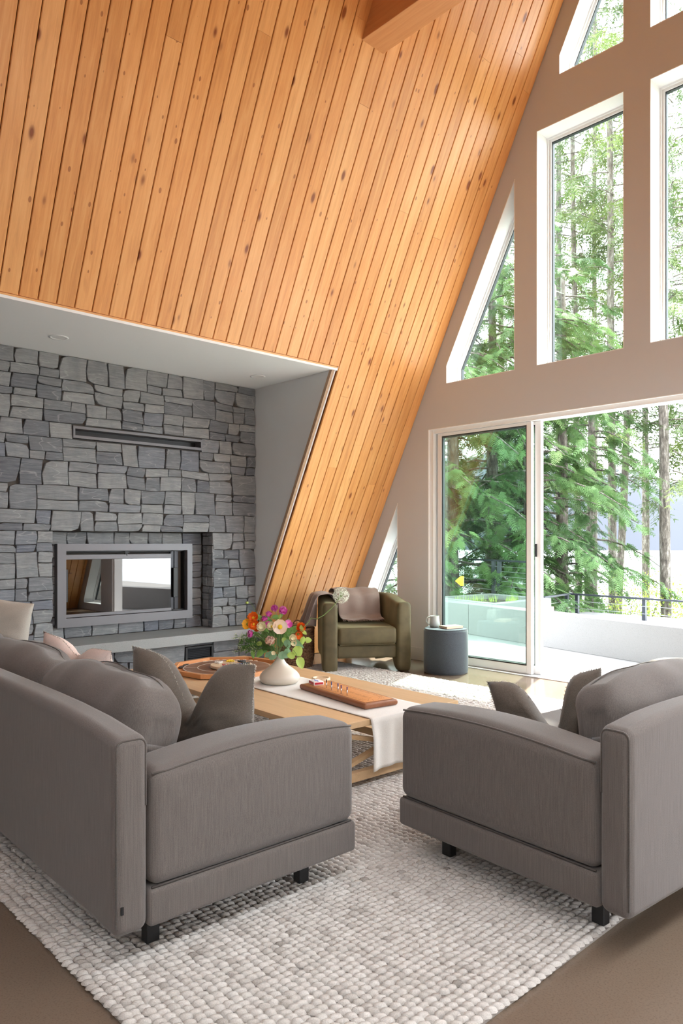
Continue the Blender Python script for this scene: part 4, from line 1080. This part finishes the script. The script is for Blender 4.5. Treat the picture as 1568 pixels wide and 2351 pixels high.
tag(m.build('fringe', M_THROW, tb), kind='stuff')
# ------------------------------------------------------------------ ottoman, mug, book
ot = thing('pouf', 'dark charcoal felt drum pouf beside the sliding door', 'pouf', (-4.44, 5.55, 0))
MB().lathe([(0,0),(.195,0),(.207,.008),(.211,.03),(.212,.2),(.211,.395),(.206,.410),(.198,.416)], 56).build('side_cover', M_OTT, ot, True)
MB().lathe([(.197,.417),(.18,.421),(0,.425)], 56).build('top_cover', fabric('slate_felt', (.075,.10,.13), (.05,.065,.085), 240, False), ot, True)
MB().tube([(.200*cos(2*pi*k/48), .200*sin(2*pi*k/48), .417) for k in range(49)], .004, 6, False).build('piping', M_OTT, ot, True)
mp = Vector((-4.44,5.55,.426)) - RT*.10 + FWD*.05
mg = thing('mug', 'speckled blue grey pottery mug standing on the charcoal pouf', 'mug', tuple(mp), YAW)
mm = mat('mug_glaze', (.33,.36,.35), .35); t = NT(mm); zc = t.n('ShaderNodeSeparateXYZ', i_Vector=t.obj()).outputs[2]
t.l(t.mix(t.noise(t.obj(), 300, 2, .8), t.ramp(t.math('MULTIPLY', zc, 10), [(0, (.16,.17,.13)), (.25, (.20,.24,.25)), (1, (.42,.44,.42))]), (.5,.5,.47)), t.b.inputs['Base Color'])
MB().lathe([(0,.0),(.044,.0),(.050,.008),(.049,.04),(.044,.075),(.042,.098),(.044,.106),(.041,.106),(.039,.09),(.044,.04),(.04,.008),(0,.006)], 32).build('cup', mm, mg, True)
MB().tube([(-.042,0,.092),(-.062,0,.095),(-.080,0,.078),(-.082,0,.055),(-.066,0,.03),(-.047,0,.022)], [.007,.006,.0055,.0055,.006,.007], 8).build('handle', mm, mg, True)
bk = thing('book', 'thin paperback book with tan edges lying on the charcoal pouf beside the mug', 'book', tuple(Vector((-4.44,5.55,.4262)) + RT*.045 - FWD*.045), YAW+R(28))
MB().box(-.095,.095,-.062,.062,0,.002).box(-.095,.095,-.062,.062,.020,.022).box(-.0955,-.094,-.062,.062,.002,.020).build('cover', mat('book_cover', (.50,.36,.26), .5), bk)
MB().box(-.093,.092,-.060,.060,.0022,.0198).build('pages', mat('pages', (.66,.50,.38), .8), bk)
MB().box(-.08,.08,-.05,.05,.0221,.0225).build('cover_print', mat('cover_print', (.72,.66,.58), .5), bk)
# ------------------------------------------------------------------ wicker basket
bs = thing('wicker_basket', 'brown woven wicker basket with loop handles behind the flower vase', 'basket', (-5.60, 4.66, 0))
M_WICK = mat('wicker', (.23,.115,.06), .7); t = NT(M_WICK); t.l(t.ramp(t.noise(t.obj(), 60, 3), [(.35, (.15,.07,.035)), (.65, (.40,.23,.13))]), t.b.inputs['Base Color'])
m = MB(); RB = .17; NL = 30
for k in range(NL):
    z = .012+k*.0125; rad = RB*(.88+.12*min(1, z/.1))
    m.tube([((rad+.004*cos(a*14+pi*(k % 2)))*cos(a), (rad+.004*cos(a*14+pi*(k % 2)))*sin(a), z) for a in [2*pi*j/84 for j in range(85)]], .0066, 5, False)
tag(m.build('woven_wall', M_WICK, bs, True), kind='stuff')
MB().tube([((RB+.002)*cos(a), (RB+.002)*sin(a), .392) for a in [2*pi*j/48 for j in range(49)]], .012, 8, False).build('rim', M_WICK, bs, True)
MB().lathe([(0,.004),(.15,.004),(.15,.012),(0,.012)], 32).build('bottom', M_WICK, bs)
MB().lathe([(.152,.02),(.158,.39)], 32).build('lining', mat('wicker_inner', (.06,.03,.02), .9), bs, True)
for s in (-1, 1): MB().tube([(s*RB*cos(a)*1.0 if False else .045*cos(a)+0, s*RB, .392+.06*sin(a)) for a in [pi*j/12 for j in range(13)]], .007, 7).build('handle', M_WICK, bs, True)
bs.rotation_euler = (0, 0, YAW)

# ------------------------------------------------------------------ terrace
tag(prism([(-14,6.15),(6,6.15),(6,12.5),(-14,12.5)], -.2, -.03, 2).build('floor_terrace', M_TERR), kind='structure')
ang = math.atan2(-.76, 3.204); WD = Vector((cos(ang), sin(ang), 0)); WN = Vector((-sin(ang), cos(ang), 0))
w0 = Vector((-6.205, 8.25, -.03))
def wbox(o, a0, a1, b0, b1, z0, z1, ch=.006):
    M = Matrix(((WD.x,WN.x,0,o.x),(WD.y,WN.y,0,o.y),(0,0,1,0),(0,0,0,1))); return MB().box(a0,a1,b0,b1,z0,z1,M,ch)
lowwall = thing('terrace_wall', 'long low pale concrete wall across the terrace', 'wall')
wbox(w0, 0.002, 9, 0, .26, -.03, .385).build('wall_block', M_TERR, lowwall); wbox(w0, -1.35, -.002, 0, .26, -.03, .385).build('wall_block', M_TERR, lowwall)
def px(x, y_, z):   # helper for far planning: point where the sight line over the terrace meets height z
    d = FWD + RT*((x-784)/1690) + UP*((1245-y_)/1690); t = (z-1.24)/d.z; return Vector((d.x*t, d.y*t, z))
pz = .384
PA, PB, PC, PD = (-7.33,10.69), (-7.62,9.55), (-5.85,9.60), (-5.70,9.32)
PD2 = (-6.88, 8.60)
pl_ = [(-9.6,7.75), (-9.4,10.2), (-7.4,10.75), (-5.78,9.72), (-5.55,9.42), (-6.75,8.70)]
pl_ = [(-7.40,8.84),(-7.28,10.28),(-5.98,10.02),(-5.92,8.49)]
tag_o = thing('concrete_planter', 'raised pale concrete planter beyond the low terrace wall', 'planter')
inn = inset(pl_, .17)
fixn(prism(pl_, -.03, pz, 2, [inn]).build('planter_walls', M_TERR, tag_o))
prism(inset(pl_, .172), -.03, pz-.07, 2).build('soil', mat('soil', (.06,.045,.035), .95), tag_o)
# grass tufts & flag
rr = random.Random(2)
for k, (x, y_) in enumerate(((-6.9,9.2),(-6.75,9.6),(-6.5,9.75),(-7.0,9.05),(-6.3,9.5),(-6.95,9.5),(-6.6,9.9))):
    m = MB()
    for i in range(40):
        a = rr.uniform(0,2*pi); L = rr.uniform(.05,.13); b = Vector((rr.gauss(0,.05), rr.gauss(0,.05), 0)); e = b+Vector((cos(a)*.04, sin(a)*.04, L)); q = Vector((-sin(a), cos(a), 0))*.004
        m.add([b-q, b+q, e], [(0,1,2)])
    o = m.build('grass_tuft', LG[1], None); o.location = (x, y_, pz-.07); tag(o, 'small green grass tuft in the soil of the concrete planter', 'grass', 'grass tufts in the planter')
fg = thing('marker_flag', 'small yellow marker flag standing in the planter', 'flag', (-7.02, 9.22, pz-.07)); MB().tube([(0,0,0),(0,0,.40)], .003, 5).build('pole', M_CABLE, fg)
MB().grid(lambda u, v: (-RT.x*.13*u*(1-abs(v-.5)*1.3)+.01*sin(u*5), -RT.y*.13*u*(1-abs(v-.5)*1.3), .40-.15*v), 5, 4).build('flag', mat('flag_yellow', (.85,.55,.04), .6), fg)
wb_ = thing('timber_stack', 'small brown timber stack beyond the end of the planter', 'timber stack', (-5.62, 9.22, -.03)); 
for k in range(3): MB().box(-.07,.07,-.16,.16,.0+k*.12,.115+k*.12,ch=.004).build('board', M_OAK, wb_)
def railing(label, pts, zt_, zb_, posts, ncab, nm='cable_railing'):
    o = thing(nm, label, 'railing'); P = [Vector((x, y, zt_)) for x, y in pts]
    for a, b in zip(P[:-1], P[1:]):
        MB().beam(a, b, .045, .03).build('top_rail', M_RAILM, o)
        for k in range(ncab):
            z = zt_-.06-(zt_-zb_-.1)*(k+.5)/ncab
            MB().tube([(a.x,a.y,z),(b.x,b.y,z)], .0045, 5).build('cable', M_CABLE, o)
    for (x, y) in posts: MB().box(x-.028,x+.028,y-.028,y+.028,zb_-.2,zt_-.012).build('post', M_RAILM, o)
railing('black post and cable railing behind the planter, seen through the closed door leaf', [(-10.42, 11.83),(-8.91, 11.19),(-7.4, 10.55),(-7.25, 10.5),(-6.37, 10.03)], .93, .10, [(-10.42, 11.83),(-7.4, 10.55),(-7.25, 10.5),(-6.37, 10.03)], 9)
railing('lower black cable railing beyond the low terrace wall, seen through the open door', [(-6.55,10.75),(-6.70,11.85),(-4.35,11.55),(-1.2,11.1)], .33, -.75, [(-6.73,11.80),(-6.60,11.92),(-5.30,11.70),(-3.4,11.42),(-1.2,11.1)], 8)
tag(prism([(-8,10.9),(-8,12.6),(8,12.6),(8,8.5)][::-1], -1.0, -.8, 2).build('floor_lower_terrace', M_TERR), kind='structure')

# ------------------------------------------------------------------ land, lake, hill
M_GROUND = mat('forest_floor', (.09,.11,.035), .95)
def land(u, v):
    x = -90+180*u; y_ = 12.5+75*v; z = -1.0-13*v**.8+.25*noise.noise(Vector((x*.2,y_*.2,0))); return (x, y_, z)
tag(MB().grid(land, 40, 24).build('ground_slope', M_GROUND, None, True), kind='structure')
tag(MB().box(-60,60,-60,-3.05,-.4,-.15).box(3.25,60,-3.05,12.5,-.4,-.15).box(-60,-14,-3.05,12.5,-.4,-.15).build('ground', mat('outside_ground', (.35,.34,.32), .9), None), kind='structure')
lk = tag(prism([(-3500,70),(3000,70),(3000,3500),(-3500,3500)], -14.5, -14, 2).build('lake_water', mat('water', (.55,.60,.65), .25), None), kind='structure')
def hill(u, v):
    a = R(60)+R(110)*u; rad = 1500+600*v; h = -14+ (1-abs(2*v-1))*300*(.6+.45*noise.noise(Vector((u*6, 0, 3)))+.25*noise.noise(Vector((u*20,0,1)))); return (rad*cos(a), rad*sin(a), h)
hm = mat('hazy_forest_hill', (.016,.022,.034), 1); tag(MB().grid(hill, 90, 6).build('distant_hill', hm, None, True), 'hazy blue forested hill across the lake', 'hill')  # distance haze is put into the hill's even bluish colour

# ------------------------------------------------------------------ trees
def frond_template(n=8, side=4):
    V = []; F = []; tn = []
    def tri(a, b, c, t): 
        i = len(V); V.extend([a, b, c]); F.append((i, i+1, i+2)); tn.extend([t, t, t])
    def pos(t, off=0): return np.array((t, off, -.22*t*t))
    tri(pos(0, .012), pos(0, -.012), pos(1), -.5)
    for k in range(n):
        t0 = .06+.9*k/n
        for s in (-1, 1):
            L = .42*(1-.75*t0)*(.75+.5*((k*7+s*3) % 5)/5); d = np.array((.72, s*.69, -.10)); p = pos(t0); e = p+d*L+np.array((0,0,-.10*L))
            w = np.array((.024,-s*.02,0)); tri(p-w, p+w, e, 0)
            for j in range(side):
                tt = .2+.75*j/side; q = p+(e-p)*tt
                for s2 in (-1, 1):
                    dd = d*(.8)+np.array((-d[1], d[0], 0))*s2*.75; l2 = L*.42*(1-.6*tt); e2 = q+dd*l2+np.array((0,0,-.05*l2)); w2 = d*.016
                    tri(q-w2*1.0, q+w2*1.0, e2, .25+.2*j/side)
    return np.array(V), np.array(F), np.array(tn)
FT = frond_template(8, 3); FT2 = frond_template(4, 2)
def place_fronds(T, P, D, NR, Ls, tone, rs):
    V, F, tn = T; N = len(P)
    D = D/np.linalg.norm(D, axis=1, keepdims=True); Y = np.cross(NR, D); Y /= np.linalg.norm(Y, axis=1, keepdims=True)+1e-9; Z = np.cross(D, Y)
    VV = P[:,None,:]+Ls[:,None,None]*(V[None,:,0:1]*D[:,None,:]+V[None,:,1:2]*Y[:,None,:]+V[None,:,2:3]*Z[:,None,:])
    FF = F[None]+(np.arange(N)*len(V))[:,None,None]; tt = np.clip(tone[:,None]+.25*tn[None,:], 0, 1)
    return VV.reshape(-1,3), FF.reshape(-1,3), tt.ravel()
def crown(parent, matf, base, ztop, zlow, nb, Lfun, per, fl, rs, T=FT, droop=.35, tonec=.45, twist=.0, alow=0, ahigh=2*pi, br=.02):
    P = []; D = []; NR = []; Ls = []; TN = []; mb = MB()
    for k in range(nb):
        f = (k+rs.rand())/nb; z = zlow+(ztop-zlow)*f; a = rs.uniform(alow, ahigh); L = Lfun(f)*rs.uniform(.7,1.15)
        d = np.array((cos(a), sin(a), 0)); rise = rs.uniform(-.05,.25); tone = np.clip(rs.normal(tonec,.15), .05, .95)
        def at(s): return np.array((base[0],base[1],z))+d*L*s+np.array((0,0,L*(rise*s-droop*s*s)))
        pts = [at(s) for s in (0,.25,.5,.75,1)]; mb.tube([tuple(p) for p in pts], [br*(1-.8*s)+.003 for s in (0,.25,.5,.75,1)], 4, False)
        n = max(3, int(per*L/2))
        for i in range(n):
            s = .18+.82*(i+rs.rand())/n; p = at(s); sd_ = rs.choice((-1,1)); perp = np.array((-d[1], d[0], 0))*sd_
            dd = d*rs.uniform(.3,1.0)+perp*rs.uniform(.3,1.1)+np.array((0,0,-rs.uniform(.1,.9)))
            P.append(p+rs.normal(0,.05,3)); D.append(dd); NR.append(np.array((rs.normal(0,.35),rs.normal(0,.35),1.0))); Ls.append(fl*rs.uniform(.6,1.3)); TN.append(np.clip(tone+rs.normal(0,.1)+.15*(s-.5), 0, 1))
    V, F, tt = place_fronds(T, np.array(P), np.array(D), np.array(NR), np.array(Ls), np.array(TN), rs)
    tag(big('foliage', V, F, tt, matf, parent, False), kind='stuff'); tag(mb.build('branches', M_BARK, parent), kind='stuff')
    return len(F)
def trunk(parent, r0, r1, h, z0, lean=(0,0), seed=0):
    n = 14; pts = []
    for i in range(n+1):
        s = i/n; pts.append((lean[0]*s+.06*noise.noise(Vector((s*4, seed, 0))), lean[1]*s+.06*noise.noise(Vector((s*4, 5, seed))), z0+(h-z0)*s))
    MB().tube(pts, [r0+(r1-r0)*i/n + (.03*r0 if i % 3 == 0 else 0) for i in range(n+1)], 12).build('trunk', M_BARK, parent, True)
def tpos(x, t): d = FWD+RT*((x-784)/1690); return (d.x*t, d.y*t)
tt_total = 0
cedars = [  # screen bearing, distance, top, crown reach, branches
 (1040,13.2,7.3,2.0,75,'leftmost dense green cedar behind the terrace, seen through the closed door leaf'),
 (1130,14.2,7.6,2.2,80,'dense green cedar filling the middle of the closed door leaf'),
 (1215,13.8,6.6,2.0,75,'dense cedar seen on both sides of the door stile'),
 (1292,14.6,6.2,1.8,65,'drooping cedar just right of the door stile'),
 (1358,15.6,5.2,1.5,42,'small cedar left of the mossy trunks in the open doorway'),
 (930,13.5,7.0,2.4,50,'dense cedar outside the low triangular window'),
 (862,15.0,5.5,2.2,45,'low cedar at the far left beyond the terrace'),
]
for i, (x, t_, top, rc, nb, lab) in enumerate(cedars):
    b = tpos(x, t_); rs = np.random.RandomState(100+i); o = thing('cedar_tree', lab, 'tree', (0,0,0), 0, 'cedars behind the terrace')
    tr_ = bpy.data.objects; trunk(o, .17, .04, top+.5, -2.5, (0,0), i); o.children[0].location = (b[0], b[1], 0)
    tt_total += crown(o, M_CEDAR, b, top, -1.8, nb, lambda f, rc=rc: rc*(1-.55*f)+.3, 44, .33, rs, FT, .45, .5)
firs = [ # bearing, distance, radius, height, zlow of crown, branch count, lean, label
 (1283,20.5,.125,12.8,3.0,46,(0,0),.14,'grey trunked tall fir at the left of the big upper window'),
 (1334,19.5,.105,12.8,2.6,50,(-.25,0),.12,'pale trunked tall fir in the middle of the big upper window'),
 (1409,17.0,.115,12.4,3.4,40,(-.1,0),.12,'dark trunked fir standing left of the lake view in the doorway'),
 (1396,18.2,.11,12.4,4.5,22,(.9,0),.12,'leaning mossy fir just behind the dark trunked one'),
 (1490,19.0,.055,12.6,2.2,34,(-.1,0),.08,'thin dark fir trunk in the middle of the lake view'),
 (1545,15.0,.128,12.0,2.4,44,(-.35,0),.14,'thick dark fir trunk at the right of the lake view'),
 (1480,24.0,.10,23,9.0,80,(0,0),.12,'tall fir crown seen through the topmost windows'),
 (1365,25.0,.10,23,9.5,88,(0,0),.12,'tall fir crown in the upper left gable window'),
 (1650,18.0,.13,14,2.5,46,(0,0),.14,'tall fir just beyond the right edge of the open doorway'),
 (1150,21.0,.12,12.5,4.0,46,(0,0),.14,'tall fir rising behind the cedars at the left'),
]
for i, (x, t_, r0, h, zl, nb, ln, dr_, lab) in enumerate(firs):
    b = tpos(x, t_); rs = np.random.RandomState(300+i); o = thing('fir_tree', lab, 'tree', (0,0,0), 0, 'tall firs by the lake')
    trunk(o, r0, r0*.5, h, -6, ln, i+20); o.children[0].location = (b[0], b[1], 0)
    tt_total += crown(o, M_FIR, b, h, zl, nb, lambda f: 2.2*(1-.5*f)+.3, 25, .50, rs, FT2, .24, .5, br=.014)
# lake side shrubs
M_B = M_BUSH
for i, (x, t_, zc_, w_, lab) in enumerate(((1440,16,-.65,1.6,'yellow green shrub left of the thin fir'),(1500,17,-.85,1.7,'yellow green shrub under the lake between the trunks'),(1590,15,-.6,1.5,'yellow green shrub right of the thick fir'),(1380,17,-1.2,1.2,'low green shrub behind the railing corner'),(1700,17,-1,2,'green shrub beyond the right end of the railing'),(1540,21,-1.2,2.0,'far yellow green shrub on the slope down to the lake'))):
    b = tpos(x, t_); rs = np.random.RandomState(500+i); N = 2600
    c = rs.normal(0, 1, (N,3)); c /= np.linalg.norm(c, axis=1, keepdims=True); rad = rs.uniform(.35,1,N)[:,None]**.5; c = c*rad*np.array((w_*.6, w_*.6, w_*.75)); c += .25*np.sin(c[:, [1,2,0]]*5)
    P = c+np.array((b[0], b[1], zc_)); d1 = rs.normal(0,1,(N,3)); d1 /= np.linalg.norm(d1,axis=1,keepdims=True); d2 = np.cross(d1, rs.normal(0,1,(N,3))); d2 /= np.linalg.norm(d2,axis=1,keepdims=True); s = rs.uniform(.03,.075,N)[:,None]
    V = np.stack([P, P+d1*s*.5+d2*s*.32, P+d1*s, P+d1*s*.5-d2*s*.32], 1).reshape(-1,3); F = (np.array((0,1,2,3))[None]+np.arange(N)[:,None]*4)
    o = thing('shrub', lab, 'shrub', (0,0,0), 0, 'shrubs by the lake'); tone = np.repeat(np.clip(rs.normal(.55,.22,N),0,1), 4)
    tag(big('foliage', V, F, tone, M_B, o, False), kind='stuff')
    m = MB(); 
    for k in range(7): a = rs.uniform(0,2*pi); m.tube([(b[0],b[1],-4.5),(b[0]+cos(a)*w_*.2,b[1]+sin(a)*w_*.2,zc_-.3),(b[0]+cos(a)*w_*.4,b[1]+sin(a)*w_*.4,zc_+.6)], [.03,.015,.006], 4, False)
    tag(m.build('branches', M_BARK, o), kind='stuff')
print('tree tris', tt_total)
